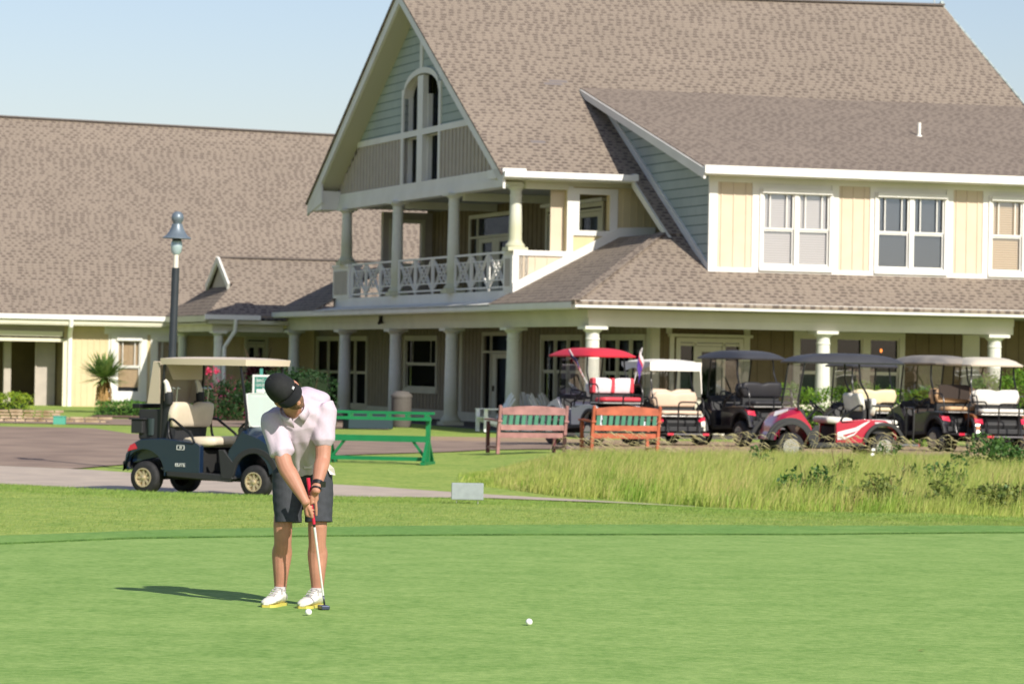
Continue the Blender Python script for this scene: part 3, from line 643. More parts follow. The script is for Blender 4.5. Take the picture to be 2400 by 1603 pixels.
for (px, py, w, n_) in ((1235,329,.42,1),(1130,186,.5,2),(1270,196,.55,2),(1185,170,.3,1)):
    q = hit(px*K, py*K, v=8.5); dd = None
    for it in range(12): q = hit(px*K, py*K, v=5.75+(q.z-6.76)/((zm(q.x,VR)-6.76)/(VR-5.75)))
    b = MB(); z_ = zm(q.x, q.y); s_ = (zm(q.x,VR)-6.76)/(VR-5.75)
    for k in range(n_):
        dv = k*.16; x0 = q.x-w/2+k*.2
        b.add([(x0,q.y+dv,z_+s_*dv+.008),(x0+w,q.y+dv,z_+s_*dv+.008),(x0+w,q.y+dv+.13,z_+s_*(dv+.13)+.008),(x0,q.y+dv+.13,z_+s_*(dv+.13)+.008)], [(0,1,2,3)])
    b.build('replaced_shingle', mat('grey_replacement_shingle', (.17,.15,.145), .9), house, recalc=False)
# vent pipe and weather vane
b = MB(); b.lathe([(.05,0),(.05,.62)], 10); b.lathe([(.16,-.08),(.07,.06)], 12); o = b.build('vent_pipe', mat('vent_plastic', (.75,.74,.68), .5), house)
pv = hd(2098, 265, v=5.6); o.location = (pv.x, 5.3, zd(5.3)); o.scale = (.9,.9,.62)
b = MB(); b.tube([(0,0,0),(0,0,.55)], .02); b.tube([(-.18,0,.5),(.2,0,.52)], .02); b.add([(.0,-.01,.52),(.2,0,.52),(.25,0,.66),(.1,.01,.6),(0,.01,.68)], [(0,1,2,3,4)]); o = b.build('weather_vane', mat('pale_metal', (.6,.62,.6), .4, .5), house); o.location = (UE-.3, VR, 13.0)
b = MB(); b.box(-.06,.06,-.04,.04,-.12,.12); b.bar((0,0,0),(-.1,-.12,-.12),.07); o = b.build('security_camera', mat('black_plastic', (.02,.02,.02), .4), house); q = hd(893+0, 752, u=-.2); o.location = (-.25, 18.9, 2.84)

# ------------------------------------------------------------------ single-storey wing to the left
wing = empty('side_wing', O, YAW, label='long single-storey wing with tan shingle roof, garage opening and cream board siding', cat='building')
VW = 37.7; VE = 37.0; ZE = 2.98
WS = .60; VRW = 49.4; ZRW = ZE+WS*(VRW-VE)
b = MB(); b.slab([(-40,VE,ZE),(9,VE,ZE),(9,VRW,ZRW-.01),(-40,VRW,ZRW+.83)], .12); b.slab([(-40,VRW,ZRW+.83),(9,VRW,ZRW-.01),(9,VRW+13,ZE),(-40,VRW+13,ZE)], .12); b.build('wing_roof', ROOF_F, wing)
b = MB(); b.bar((-40,VRW,ZRW+.85),(9,VRW,ZRW+.01), .3, .06); b.build('ridge_cap', MATS['dark_ridge_cap'], wing)
b = MB(); b.box(-40,-2.9,VE-.12,VE,2.84,3.0); b.build('gutter', GUTTER, wing)
b = MB(); b.box(-40,-2.6,VE-.02,VE+.1,2.68,2.84); b.build('fascia', BEAMC, wing)
b = MB(); b.box(-40,4,VE,VW+.1,2.64,2.68); b.build('soffit', BEAMC, wing)
Fn = FR(VW)
for (a0, a1) in ((-6.52,2.6),): 
    b = MB(); holed(b, Fn, a0, a1, GZ, 2.66, [(-4.62,-3.80,.28,2.16),(-3.2,-2.38,.28,2.16),(.08,.72,GZ,2.25)], .12); battens(b, Fn, -6.2, -4.95, GZ, 2.4, .215, w=.035); battens(b, Fn, -2.1, -.1, GZ, 2.4, .26, w=.04); b.build('wing_wall', mat('yellow_wing_siding', (.62,.51,.32), .7, var=.05, scale=2), wing)
b = MB(); b.fbox(Fn, -40, -6.5, 2.42, 2.66, -.2, 0); b.fbox(Fn, -16, -12, GZ, 2.5, -.2, 0); b.build('garage_header', TAUPE, wing)
b = MB(); b.fbox(Fn, -12, -6.6, 2.24, 2.42, 0, .14); b.fbox(Fn,-12,-6.45,2.06,2.17,-.05,.05); b.fbox(Fn,-6.56,-6.42,GZ,2.17,-.05,.05); b.build('garage_trim', mat('cream_garage_trim', (.72,.68,.52), .5), wing)
b = MB(); b.fbox(Fn, -2.0-3.1, 2, 2.36, 2.64, 0, .03); b.fbox(Fn, -4.95,-4.88, GZ, 2.4, 0, .03); b.build('frieze', WHITE, wing)
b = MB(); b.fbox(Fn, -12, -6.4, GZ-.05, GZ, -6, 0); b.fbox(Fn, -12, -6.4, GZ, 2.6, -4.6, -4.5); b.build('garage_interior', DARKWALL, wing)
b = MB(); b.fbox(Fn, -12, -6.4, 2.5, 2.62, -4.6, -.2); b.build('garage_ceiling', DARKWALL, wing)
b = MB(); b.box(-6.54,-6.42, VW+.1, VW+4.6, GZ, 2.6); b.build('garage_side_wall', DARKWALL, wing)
b = MB(); b.fbox(Fn,-7.25,-6.6,GZ,2.05,-1.3,-1.25); b.fbox(Fn,-7.32,-7.25,GZ,2.1,-1.3,-1.2); b.build('garage_door_leaf', TAUPE, wing)
b = MB(); b.fbox(Fn,-8.4,-8.15,GZ,2.2,-1.6,-1.35); b.build('garage_post', TAUPE, wing)
window(FR(VW), -4.62, -3.80, .28, 2.16, wing, sashes=1, case=.24, blind=BL_T, frac=(.12,.98), muntins=2, hood=True)
window(FR(VW), -3.2, -2.38, .28, 2.16, wing, sashes=1, case=.24, blind=BL_T, frac=(.12,.98), muntins=2, hood=True)
b = MB()
b.tube([(-6.42,VE-.06,2.86),(-6.42,VE-.02,2.62),(-6.36,VE+.5,2.32),(-6.33,VW-.08,2.2),(-6.33,VW-.08,GZ)], .085, 8); b.build('downpipe', GUTTER, wing)
door(FR(VW-.01), .08, .72, GZ, 2.25, wing, 2, transom=.05)
# entry porch with a gabled hip roof
EV = 30.6; EU = -3.06
b = MB()
b.slab([(EU,EV,3.02),(4,EV,3.02),(4,EV+3.6,5.05),(EU+1.4,EV+3.6,5.05),(EU+1.4,EV+2.0,4.15)], .06); b.build('entry_roof_front', ROOF_F, wing)
b = MB(); b.slab([(EU,EV,3.02),(EU+1.4,EV+2.0,4.1),(EU+1.4,EV+5.2,4.1),(EU,EV+7.2,3.02)], .06); b.build('entry_roof_side', ROOF_S, wing)
b = MB(); b.slab([(EU+1.2,EV+3.6,5.06),(4,EV+3.6,5.06),(4,EV+7.2,3.02),(EU+1.2,EV+5.3,4.1)], .06); b.slab([(EU+1.2,EV+3.6,5.07),(EU+1.2,EV+2.0,4.17),(EU+1.6,EV+2.0,4.17),(EU+1.6,EV+3.6,5.07)], .05); b.build('entry_roof_back', ROOF_F, wing)
Fn = FL(EU+1.32); b = MB(); b.fprism(Fn, [(EV+2.1,3.9),(EV+5.1,3.9),(EV+3.6,4.95)], -.06, 0); b.build('gablet_wall', TAUPE, wing)
b = MB(); b.bar((EU+1.2,EV+1.9,4.03),(EU+1.2,EV+3.6,5.0),.08,.22); b.bar((EU+1.2,EV+5.3,4.03),(EU+1.2,EV+3.6,5.0),.08,.22); b.build('gablet_rake', WHITE, wing)
b = MB(); b.bar((EU+1.2,EV+3.6,5.08),(4,EV+3.6,5.08),.2,.05); b.build('ridge_cap', MATS['dark_ridge_cap'], wing)
b = MB(); b.box(EU-.05,-1.2,EV-.14,EV-.02,2.88,3.04); b.build('gutter', GUTTER, wing)
b = MB(); b.box(EU+.1,-.2,EV+.0,EV+.12,2.74,2.86); b.box(EU-.02,EU+.08,EV,EV+7.1,2.8,3.0); b.build('fascia', BEAMC, wing)
b = MB(); b.box(EU+.3,-.3,EV+.35,EV+.65,2.48,2.74); b.box(EU+.3,EU+.6,EV+.65,VW,2.48,2.74); b.box(EU+.05,0,EV+.1,VW,2.72,2.76); b.build('entry_beam', BEAMC, wing)
column(-2.5, EV+.5, GZ, 2.5, .17, wing); column(-2.42, VW-.6, GZ, 2.5, .17, wing)
b = MB(); b.tube([(-2.05,EV-.1,2.9),(-2.05,EV,2.5),(-2.36,EV+.2,1.95),(-2.36,EV+.22,GZ)], .07, 8); b.build('downpipe', GUTTER, wing)
b = MB(); b.box(EU,3,EV,VW,GZ-.3,GZ+.02); b.build('entry_floor', CONC, wing)
# ------------------------------------------------------------------ foliage
def leafmat(name, c1, c2, trans=.25, scale=9): return mat(name, c1, .55, col2=c2, scale=scale, trans=trans, spec=.35, detail=2)
def mesh_np(name, V, Fq, m, parent=None, smooth=False):
    me = bpy.data.meshes.new(name); n = len(V); q = len(Fq); k = Fq.shape[1]
    me.vertices.add(n); me.vertices.foreach_set('co', V.astype(np.float32).ravel())
    me.loops.add(q*k); me.loops.foreach_set('vertex_index', Fq.astype(np.int32).ravel())
    me.polygons.add(q); me.polygons.foreach_set('loop_start', (np.arange(q)*k).astype(np.int32))
    me.polygons.foreach_set('loop_total', np.full(q, k, np.int32))
    me.update(calc_edges=True); me.materials.append(m)
    o = bpy.data.objects.new(name, me); COL.objects.link(o)
    if parent is not None: o.parent = parent
    return o
def leaf_cloud(name, m, pts, size, parent=None, flat=0.0, aspect=1.7):
    """one small folded leaf per point"""
    n = len(pts); d = rng.normal(size=(n,3)); d /= np.linalg.norm(d, axis=1)[:,None]; nrm = rng.normal(size=(n,3)); nrm[:,2] += flat*3
    s = np.cross(d, nrm); s /= np.linalg.norm(s, axis=1)[:,None]+1e-9
    L = size*rng.uniform(.6, 1.4, n)[:,None]; W = L/aspect
    V = np.stack([pts-d*L*.5, pts+s*W*.5, pts+d*L*.5, pts-s*W*.5], 1).reshape(-1,3)
    return mesh_np(name, V, np.arange(4*n).reshape(n,4), m, parent)
def clump_pts(n, rx, ry, rz, z0=0, lumps=14, fill=.35, box=False):
    """points spread through an uneven crown made of lumps"""
    c = rng.normal(size=(lumps,3)); c /= np.linalg.norm(c, axis=1)[:,None]; c *= rng.uniform(.35,.8,(lumps,1)); c[:,2] = np.abs(c[:,2])
    if box: c = rng.uniform(-.85,.85,(lumps,3)); c[:,2] = np.abs(c[:,2])
    k = rng.integers(0, lumps, n); d = rng.normal(size=(n,3)); d /= np.linalg.norm(d, axis=1)[:,None]
    rad = rng.uniform(.22,.42,lumps)[k][:,None]*rng.uniform(fill,1,(n,1))
    p = c[k]+d*rad; p[:,2] = np.maximum(p[:,2], .0)
    return p*np.array([rx,ry,rz])+np.array([0,0,z0])
def blades(name, m, X, Y, Z, h, w, lean=.25, curl=.5, seg=3, parent=None, wind=(.5,.1)):
    n = len(X); a = rng.uniform(0, 2*np.pi, n); ld = rng.uniform(0, 2*np.pi, n)
    lx = np.cos(ld)*lean*rng.uniform(.2,1,n)+wind[0]*lean; ly = np.sin(ld)*lean*rng.uniform(.2,1,n)+wind[1]*lean
    V = np.zeros((n, seg*2+1, 3)); sx = np.cos(a)*w/2; sy = np.sin(a)*w/2
    for i in range(seg):
        t = i/seg; q = h*t; bx = lx*h*(t+curl*t*t); by = ly*h*(t+curl*t*t); z = q*(1-curl*.25*t)
        k = 1-.55*t
        V[:,2*i,0] = X+bx-sx*k; V[:,2*i,1] = Y+by-sy*k; V[:,2*i,2] = Z+z
        V[:,2*i+1,0] = X+bx+sx*k; V[:,2*i+1,1] = Y+by+sy*k; V[:,2*i+1,2] = Z+z
    V[:,2*seg,0] = X+lx*h*(1+curl); V[:,2*seg,1] = Y+ly*h*(1+curl); V[:,2*seg,2] = Z+h*(1-curl*.3)
    base = (np.arange(n)*(2*seg+1))[:,None]
    fs = []
    for i in range(seg-1): fs.append(base+np.array([[2*i,2*i+1,2*i+3,2*i+2]]))
    fs.append(base+np.array([[2*seg-2,2*seg-1,2*seg,2*seg]]))
    Fq = np.concatenate(fs)
    # tip faces as quads with a doubled vertex are not valid: give the tip its own vertex pair
    V2 = np.concatenate([V, V[:,-1:,:]+np.array([[.0008,0,0]])], 1); base = (np.arange(n)*(2*seg+2))[:,None]
    fs = [base+np.array([[2*i,2*i+1,2*i+3,2*i+2]]) for i in range(seg-1)]+[base+np.array([[2*seg-2,2*seg-1,2*seg+1,2*seg]])]
    return mesh_np(name, V2.reshape(-1,3), np.concatenate(fs), m, parent)
gv = np.vectorize(ground)
# tall fescue on the bank: its near edge runs just behind the path
def tall_lo(X): return path_y(X)+lerp([(-.6,4.5),(.6,1.6),(2,.5),(3.5,.0),(16,-.2)], X)
def tall_hi(X): return lerp([(-.6,56.5),(.6,59.5),(1.6,61.5),(4,62),(16,62)], X)
TALL1 = mat('fescue_green', (.22,.38,.045), .6, col2=(.54,.58,.15), scale=.9, trans=.45, detail=7)
TALL2 = mat('fescue_straw', (.68,.58,.25), .6, col2=(.44,.51,.12), scale=1.5, trans=.45)
SEED = mat('fescue_seed_heads', (.58,.47,.24), .7, col2=(.70,.62,.36), scale=3, trans=.5)
def scatter(n, x0, x1, lo, hi, tuft=0, edge=1.0):
    X = rng.uniform(x0, x1, n)
    if tuft:
        k = int(n/tuft)+1; cx = rng.uniform(x0, x1, k); cu = rng.uniform(0,1,k); i = rng.integers(0, k, n)
        X = cx[i]+rng.normal(0,.13,n); u = cu[i]
        lov = np.array([lo(x) for x in X]); hiv = np.array([hi(x) for x in X]); Y = lov+u*(hiv-lov)+rng.normal(0,.13,n)
    else:
        u = rng.uniform(0,1,n)**edge; lov = np.array([lo(x) for x in X]); hiv = np.array([hi(x) for x in X]); Y = lov+u*(hiv-lov)
    ok = (Y > lov) & (Y < hiv); return X[ok], Y[ok]
X, Y = scatter(52000, -.6, 11, tall_lo, tall_hi, tuft=42)
def tall_h(X, Y):
    lo = np.array([tall_lo(x) for x in X]); hi = np.array([tall_hi(x) for x in X]); u = (Y-lo)/np.maximum(hi-lo, .5)
    return np.interp(u, [0,.12,.4,.7,1], [.22,.50,.56,.44,.32])*np.clip((X+.9)/1.8, .3, 1)
hh = tall_h(X, Y)*rng.uniform(.45,1.1,len(X))
tag(blades('tall_grass', TALL1, X, Y, gv(X,Y)-.01, hh, .011, lean=.22, curl=.5), kind='stuff')
X, Y = scatter(36000, -.3, 11, tall_lo, tall_hi, tuft=20)
hh = tall_h(X, Y)*rng.uniform(.6,1.25,len(X))
tag(blades('tall_grass', TALL2, X, Y, gv(X,Y)-.01, hh, .007, lean=.28, curl=.6), kind='stuff')
# seed heads: arching stems with a drooping feathery top, thick along the lot edge
X, Y = scatter(380, .6, 11, lambda x: tall_hi(x)-6, lambda x: tall_hi(x)+.3, edge=.5)
nS = len(X); hs = rng.uniform(.32,.62,nS); V = []; Fc = []
ang = rng.normal(.1,.5,nS)
for i in range(nS):
    x, y, h = X[i], Y[i], hs[i]; z = ground(x, y); dx = math.cos(ang[i])*.22; dy = math.sin(ang[i])*.22
    P = [(x,y,z),(x+dx*.25,y+dy*.25,z+h*.55),(x+dx*.8,y+dy*.8,z+h*.93),(x+dx*1.35,y+dy*1.35,z+h*.97),(x+dx*1.8,y+dy*1.8,z+h*.86)]
    Wd = [.003,.003,.006,.010,.003]; b0 = len(V)
    for (a, c, d), w in zip(P, Wd): V.append((a-w*.7,c,d-w*.5)); V.append((a+w*.7,c,d+w*.5))
    for k in range(4): Fc.append((b0+2*k,b0+2*k+1,b0+2*k+3,b0+2*k+2))
tag(mesh_np('grass_seed_heads', np.array(V), np.array(Fc), SEED), kind='stuff')
# short rough: blades along the crest in front of the path and on the lip of the collar
X, Y = scatter(60000, -8.5, 8.5, lambda x: path_y(x)-6.5, lambda x: path_y(x)-.75)
SHORT = mat('lawn_blades', (.15,.28,.045), .6, col2=(.30,.40,.09), scale=2.0, trans=.3, detail=6)
tag(blades('lawn_grass', SHORT, X, Y, gv(X,Y)-.005, rng.uniform(.015,.045,len(X)), .007, lean=.5, curl=.3, seg=2), kind='stuff')
X, Y = scatter(26000, -6, 8, lambda x: fringe_y(x)-.01, lambda x: fringe_y(x)+.10)
tag(blades('collar_grass', mat('collar_blades', (.05,.13,.02), .7, col2=(.13,.25,.05), scale=4, trans=.1), X, Y, gv(X,Y)+.004, rng.uniform(.010,.022,len(X)), .005, lean=.5, curl=.3, seg=2), kind='stuff')
X, Y = scatter(60000, -8.5, 8.5, lambda x: fringe_y(x)+2.0, lambda x: path_y(x)-5)
tag(blades('lawn_grass', mat('rough_blades', (.14,.26,.045), .6, col2=(.36,.42,.11), scale=3.0, trans=.3, detail=6), X, Y, gv(X,Y)-.005, rng.uniform(.012,.035,len(X)), .006, lean=.6, curl=.3, seg=2), kind='stuff')

# woody shrubs standing in the tall grass
LG1 = leafmat('glossy_rose_leaves', (.03,.09,.02), (.10,.20,.04)); LG2 = leafmat('yellowing_rose_leaves', (.07,.12,.025), (.20,.24,.05))
STEM = mat('brown_stems', (.12,.07,.04), .8)
def shrub(px, py, Y, w, h, n, m, label, group='shrubs in the tall grass', name='shrub'):
    Y = 8000*(1.614+.22-.36)/(py-849+.0176*(px-1200)*-1); h *= .95; w *= .9; Y = max(Y, tall_lo(at(px,py,Y).x)+1.6); p = at(px, py, Y); z = ground(p.x, p.y); r = empty(name, (p.x, p.y, z), label=label, cat='shrub', group=group)
    b = MB()
    for k in range(6):
        a = random.uniform(0, 6.28); q = random.uniform(.3, 1)
        b.tube([(math.cos(a)*.1,math.sin(a)*.1,0),(math.cos(a)*w*.15,math.sin(a)*w*.15,h*.4),(math.cos(a)*w*.42*q,math.sin(a)*w*.42*q,h*random.uniform(.7,1.0))], [.006,.005,.003], 5)
    b.build('stems', STEM, r); leaf_cloud('foliage', m, clump_pts(n, w*.62, w*.5, h*.85, h*.2, lumps=11, fill=.5), .07, r)
    return r
for (px, py, Y, w, h, n, m, lab) in (
    (1780,1075,55,.55,.55,260,LG1,'small dark shrub in the tall grass left of the red golf cart'),
    (1905,1110,53,1.0,.6,500,LG1,'dark leafy shrub in the grass in front of the red cart'),
    (1975,1095,55,.8,.72,300,LG2,'yellowish loose shrub below the red cart rear wheel'),
    (2080,1060,60,.55,.55,260,LG1,'dark sprig against the rear wheel of the red cart'),
    (2070,1120,51.5,1.1,.6,520,LG2,'low olive shrub in the middle of the grass bank'),
    (2120,1100,54,.5,.6,260,LG1,'narrow upright shrub between two wider ones on the bank'),
    (2200,1105,53,1.1,.6,620,LG1,'rounded dark shrub below the white-roofed cart'),
    (2225,1160,48,.9,.5,360,LG2,'sparse low shrub nearest the lawn edge'),
    (2320,1080,54,1.6,.75,1300,LG1,'largest dark shrub near the right edge of the bank'),
    (2350,1130,50.5,1.3,.62,800,LG2,'rusty-leaved shrub in front of the largest one at right'),
    (2385,1170,47,.7,.5,300,LG1,'small shrub low at the right edge of the grass')):
    shrub(px, py, Y, w, h, n, m, lab)
for (px, py, Y, c) in ((2047,1054,57,(.8,.8,.78)),(2045,1065,56.5,(.8,.8,.78))):
    p = at(px, py, Y); b = MB()
    for k in range(7): a = k*.9; b.bar((0,0,0),(math.cos(a)*.03,math.sin(a)*.02,.02*math.sin(k)),.025,.02)
    o = b.build('white_flower', mat('white_petals', (.85,.85,.8), .6)); o.location = p; tag(o, 'small white blossom %s in the grass by the red cart rear wheel' % ('above the other one' if py < 1060 else 'below the other one'), 'flower', 'white blossoms in the grass')
    s = MB(); s.tube([(0,0,0),(.02,0,ground(p.x,p.y)-p.z)], .004, 4).build('stem', STEM, o)

# ------------------------------------------------------------------ hedges, beds, trees
HB = leafmat('bright_hedge_leaves', (.045,.15,.015), (.22,.36,.03), .3, 5); HD = leafmat('dark_hedge_leaves', (.010,.035,.010), (.03,.085,.02), .2, 5)
HM = leafmat('bed_leaves', (.04,.14,.02), (.14,.27,.04), .3, 5)
def hedge(x0, y0, x1, y1, w, h, n, m, label, cat='hedge', name='hedge', size=.07, group=None, z0=None):
    L = math.hypot(x1-x0, y1-y0); a = math.atan2(y1-y0, x1-x0); cx, cy = (x0+x1)/2, (y0+y1)/2; z = ground(cx, cy)-.02 if z0 is None else z0
    r = empty(name, (cx, cy, z), a, label=label, cat=cat, group=group)
    p = rng.uniform(-1,1,(n,3)); k = np.argmax(np.abs(p)*np.array([.3,1,1]), 1)
    for ax in (1,2):
        q = k == ax; p[q,ax] = np.sign(p[q,ax])*rng.uniform(.62,1.03,q.sum())
    p[:,2] = p[:,2]*.5+.5
    pts = p*np.array([L/2,w/2,h]); bump = .12*np.sin(pts[:,0]*3.1+1)+.07*np.sin(pts[:,0]*7.7)+.05*np.sin(pts[:,0]*17+pts[:,1]*5)
    pts[:,2] *= 1+bump*.45; pts[:,1] *= 1+bump*.5; pts += rng.normal(0,.03,pts.shape)
    leaf_cloud('foliage', m, pts, size, r)
    b = MB(); nseg = max(4, int(L/.3)); 
    for i in range(nseg):
        xx = -L/2+L*(i+.5)/nseg
        b.tube([(xx,0,0),(xx+random.uniform(-.1,.1),random.uniform(-.1,.1),h*.5)], [.02,.012], 5)
        for q in range(3): b.tube([(xx,0,h*.4),(xx+random.uniform(-.2,.2),random.uniform(-w*.4,w*.4),h*random.uniform(.7,.95))], [.01,.004], 4)
    b.build('branches', STEM, r)
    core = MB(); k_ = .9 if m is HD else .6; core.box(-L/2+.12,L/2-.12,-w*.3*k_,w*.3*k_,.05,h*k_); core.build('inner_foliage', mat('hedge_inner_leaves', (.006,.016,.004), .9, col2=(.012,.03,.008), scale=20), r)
    return r
P = lambda px, py, Y: at(px, py, Y)
a = P(1830,900,82); c = P(2175,900,82); hedge(a.x, a.y, c.x, c.y, 1.0, 1.42, 9000, HB, 'bright green hedge behind the red golf cart', group='clipped hedges along the porch')
a = P(2275,900,82); c = P(2470,900,82); hedge(a.x, a.y, c.x, c.y, 1.2, 1.75, 8000, HB, 'taller hedge beside the last porch column at right', group='clipped hedges along the porch')
a = P(640,900,94); c = P(738,900,92); hedge(a.x, a.y, c.x, c.y, 1.6, 1.5, 7000, HD, 'dark clipped hedge behind the golfer and left of the double windows')
# mulch bed with low green planting in front of the wing
sheet('mulch_bed', MULCH, lambda X: 99.8-1.0*math.cos((X+6)*.5), lambda X: 110, list(np.arange(-12.5,-3.4,.25)), .03, rows=10)
for (x0, x1, yy, w, h, n, lab) in ((228,345,104,1.6,.45,2600,'low green ground shrub under the yucca'),(345,470,103.5,1.5,.42,2600,'low green shrub row between the yucca and the blue cart'),(480,600,103,1.5,.40,2200,'low green shrub row seen through the blue cart')):
    a = P(x0,940,yy); c = P(x1,940,yy); hedge(a.x,a.y,c.x,c.y,w,h,n,HM,lab,cat='shrub',name='ground_shrub',group='low shrubs in the mulch bed')
a = P(-40,930,95); c = P(70,930,95); hedge(a.x,a.y,c.x,c.y,1.6,.62,2600,leafmat('yellow_green_leaves',(.10,.22,.015),(.34,.42,.03),.3,5),'yellow-green shrub on the stone wall at the left edge',cat='shrub',name='low_shrub',z0=ground(-12,95)+.1)
# flowering azalea behind the blue cart
p = P(532,900,100); r = empty('azalea_bush', (p.x, p.y, ground(p.x,p.y)), label='dark bush with magenta blossom behind the blue golf cart', cat='bush')
leaf_cloud('foliage', HD, clump_pts(7500, 1.1, .9, 1.12, .05, lumps=30, box=True), .07, r)
leaf_cloud('blossom', mat('magenta_petals', (.20,.008,.075), .6, col2=(.45,.03,.18), scale=6, trans=.2), clump_pts(1000, 1.1, .95, 1.17, .1, lumps=30, fill=.85, box=True), .05, r)
b = MB()
for k in range(12): b.tube([(random.uniform(-1.4,1.4),0,0),(random.uniform(-1.6,1.6),random.uniform(-.4,.4),1.2)], [.02,.008], 5)
b.build('stems', STEM, r)
for i, (px, py) in enumerate(((487,870),(506,871))):
    p = P(px, py, 99); r = empty('rose_bloom', (p.x, p.y, p.z), label='%s of the two bright pink roses above the magenta bush' % ('left' if i == 0 else 'right'), cat='flower', group='pink roses above the azalea')
    leaf_cloud('petals', mat('bright_pink_petals', (.75,.06,.16), .5, trans=.3), rng.normal(0,.05,(60,3)), .07, r)
    MB().tube([(0,0,0),(.03,.05,-1.3)], .008, 5).build('stem', STEM, r)
# red-leaf maple by the entry
p = P(612,880,106); r = empty('red_maple', (p.x, p.y, ground(p.x,p.y)), label='small dark red maple beside the entry porch', cat='tree')
b = MB(); b.tube([(0,0,0),(.05,0,.9),(-.1,0,1.5)], [.07,.05,.03], 8)
for k in range(8): b.tube([(0,0,1.0),(random.uniform(-.6,.6),random.uniform(-.4,.4),random.uniform(1.4,2.2))], [.03,.008], 5)
b.build('trunk', STEM, r)
leaf_cloud('crown', leafmat('dark_red_leaves', (.03,.006,.010), (.10,.015,.025), .25, 4), clump_pts(3600, .75, .6, 1.15, .95, lumps=16), .085, r)
# yucca with a skirt of dead leaves
p = P(243,945,109); r = empty('yucca', (p.x, p.y, ground(p.x,p.y)), label='spiky yucca palm with tan dead skirt by the wing window', cat='tree'); r.scale = (1.3,1.3,1.12)
b = MB(); b.tube([(0,0,0),(.02,0,.6),(.0,0,1.02)], [.10,.09,.07], 9); b.build('trunk', mat('dry_bark', (.22,.14,.08), .9, var=.2), r)
b = MB()
for k in range(240):
    a_ = random.uniform(0,6.283); e = random.uniform(-.25,1.45); L = random.uniform(.6,.95); d = Vector((math.cos(a_)*math.cos(e), math.sin(a_)*math.cos(e), math.sin(e)))
    s_ = d.cross(Vector((0,0,1))).normalized()*.026 if abs(d.z) < .98 else Vector((.018,0,0)); o_ = Vector((0,0,.98))
    q = [o_+d*.05-s_*.6, o_+d*.05+s_*.6, o_+d*L*.5+s_*1.5-Vector((0,0,.01)), o_+d*L-Vector((0,0,.05*(1-e/2))), o_+d*L*.5-s_*1.5-Vector((0,0,.01))]
    b.add(q, [(0,1,2,4),(4,2,3)])
b.build('crown', leafmat('yucca_leaves', (.06,.15,.035), (.30,.40,.11), .2, 6), r, recalc=False)
b = MB()
for k in range(90):
    a_ = random.uniform(0,6.283); z0_ = random.uniform(.55,1.0); o_ = Vector((math.cos(a_)*.08, math.sin(a_)*.08, z0_)); e_ = Vector((math.cos(a_)*random.uniform(.12,.24), math.sin(a_)*random.uniform(.12,.22), z0_-random.uniform(.35,.6)))
    s_ = Vector((-math.sin(a_), math.cos(a_), 0))*.02; b.add([o_-s_,o_+s_,(o_+e_)/2+s_+Vector((math.cos(a_)*.06,math.sin(a_)*.06,.05)),e_,(o_+e_)/2-s_+Vector((math.cos(a_)*.06,math.sin(a_)*.06,.05))], [(0,1,2,4),(4,2,3)])
b.build('dead_leaf_skirt', mat('dead_yucca_leaves', (.34,.20,.07), .8, col2=(.55,.36,.15), scale=9, trans=.2), r, recalc=False)
# low wall of stacked flat stones
p0 = P(-30,965,93.2); p1 = P(235,950,93.6); L = (p1-p0).length; r = empty('stone_wall', (p0.x, p0.y, ground(p0.x,p0.y)), math.atan2(p1.y-p0.y, p1.x-p0.x), label='low dry-stacked tan stone wall at the left edge', cat='wall')
b = MB(); z = 0
for row in range(4):
    x = 0; hgt = .085
    while x < L*(.62 if row > 1 else 1):
        w = random.uniform(.14,.42); dd = random.uniform(-.03,.03); g_ = .012
        b.box(x+g_, x+w-g_, -.14+dd, .16+dd, z+.006, z+hgt-random.uniform(.004,.02)); x += w
    z += hgt
b.build('stones', mat('tan_fieldstone', (.24,.17,.09), .9, col2=(.48,.38,.26), scale=3.5, bump=.5, bscale=20), r, bevel=.018)
# ------------------------------------------------------------------ street furniture
p = P(393,1110,55.6); zb = ground(p.x, p.y); r = empty('street_lamp', (p.x, p.y, zb), label='tall dark lamp post with bell-shaped grey shade', cat='street lamp')
r.rotation_euler = (0, R(1.2), 0); r.scale = (1,1,.952)
DM = mat('dark_post_paint', (.025,.032,.04), .45, var=.15, scale=3); GM = mat('grey_lamp_metal', (.16,.20,.24), .4, .3, var=.1)
MB().lathe([(.11,0),(.11,.25),(.07,.3),(.066,1.2),(.062,3.5)], 16).build('pole', DM, r, smooth=True, auto=35)
MB().lathe([(.042,3.5),(.042,3.73)], 14).build('collar', mat('pale_collar', (.66,.62,.54), .5), r, smooth=True, auto=35)
MB().lathe([(.05,3.73),(.085,3.78),(.095,3.86),(.09,3.93),(.08,3.96)], 16).build('lantern_glass', mat('lamp_glass', (.35,.45,.48), .1, .1, spec=.8), r, smooth=True, auto=35)
MB().lathe([(.075,3.96),(.075,4.02)], 14).build('lamp_socket', DM, r)
MB().lathe([(.235,4.0),(.235,4.012),(.17,4.06),(.125,4.13),(.095,4.20),(.085,4.25),(.08,4.25),(.11,4.13),(.16,4.05),(.225,4.0)], 28).build('lamp_shade', GM, r, smooth=True, auto=35)
MB().lathe([(.07,4.25),(.075,4.29),(.095,4.31),(.10,4.36),(.09,4.41),(.06,4.45),(.02,4.465)], 18).build('finial', GM, r, smooth=True, auto=40)
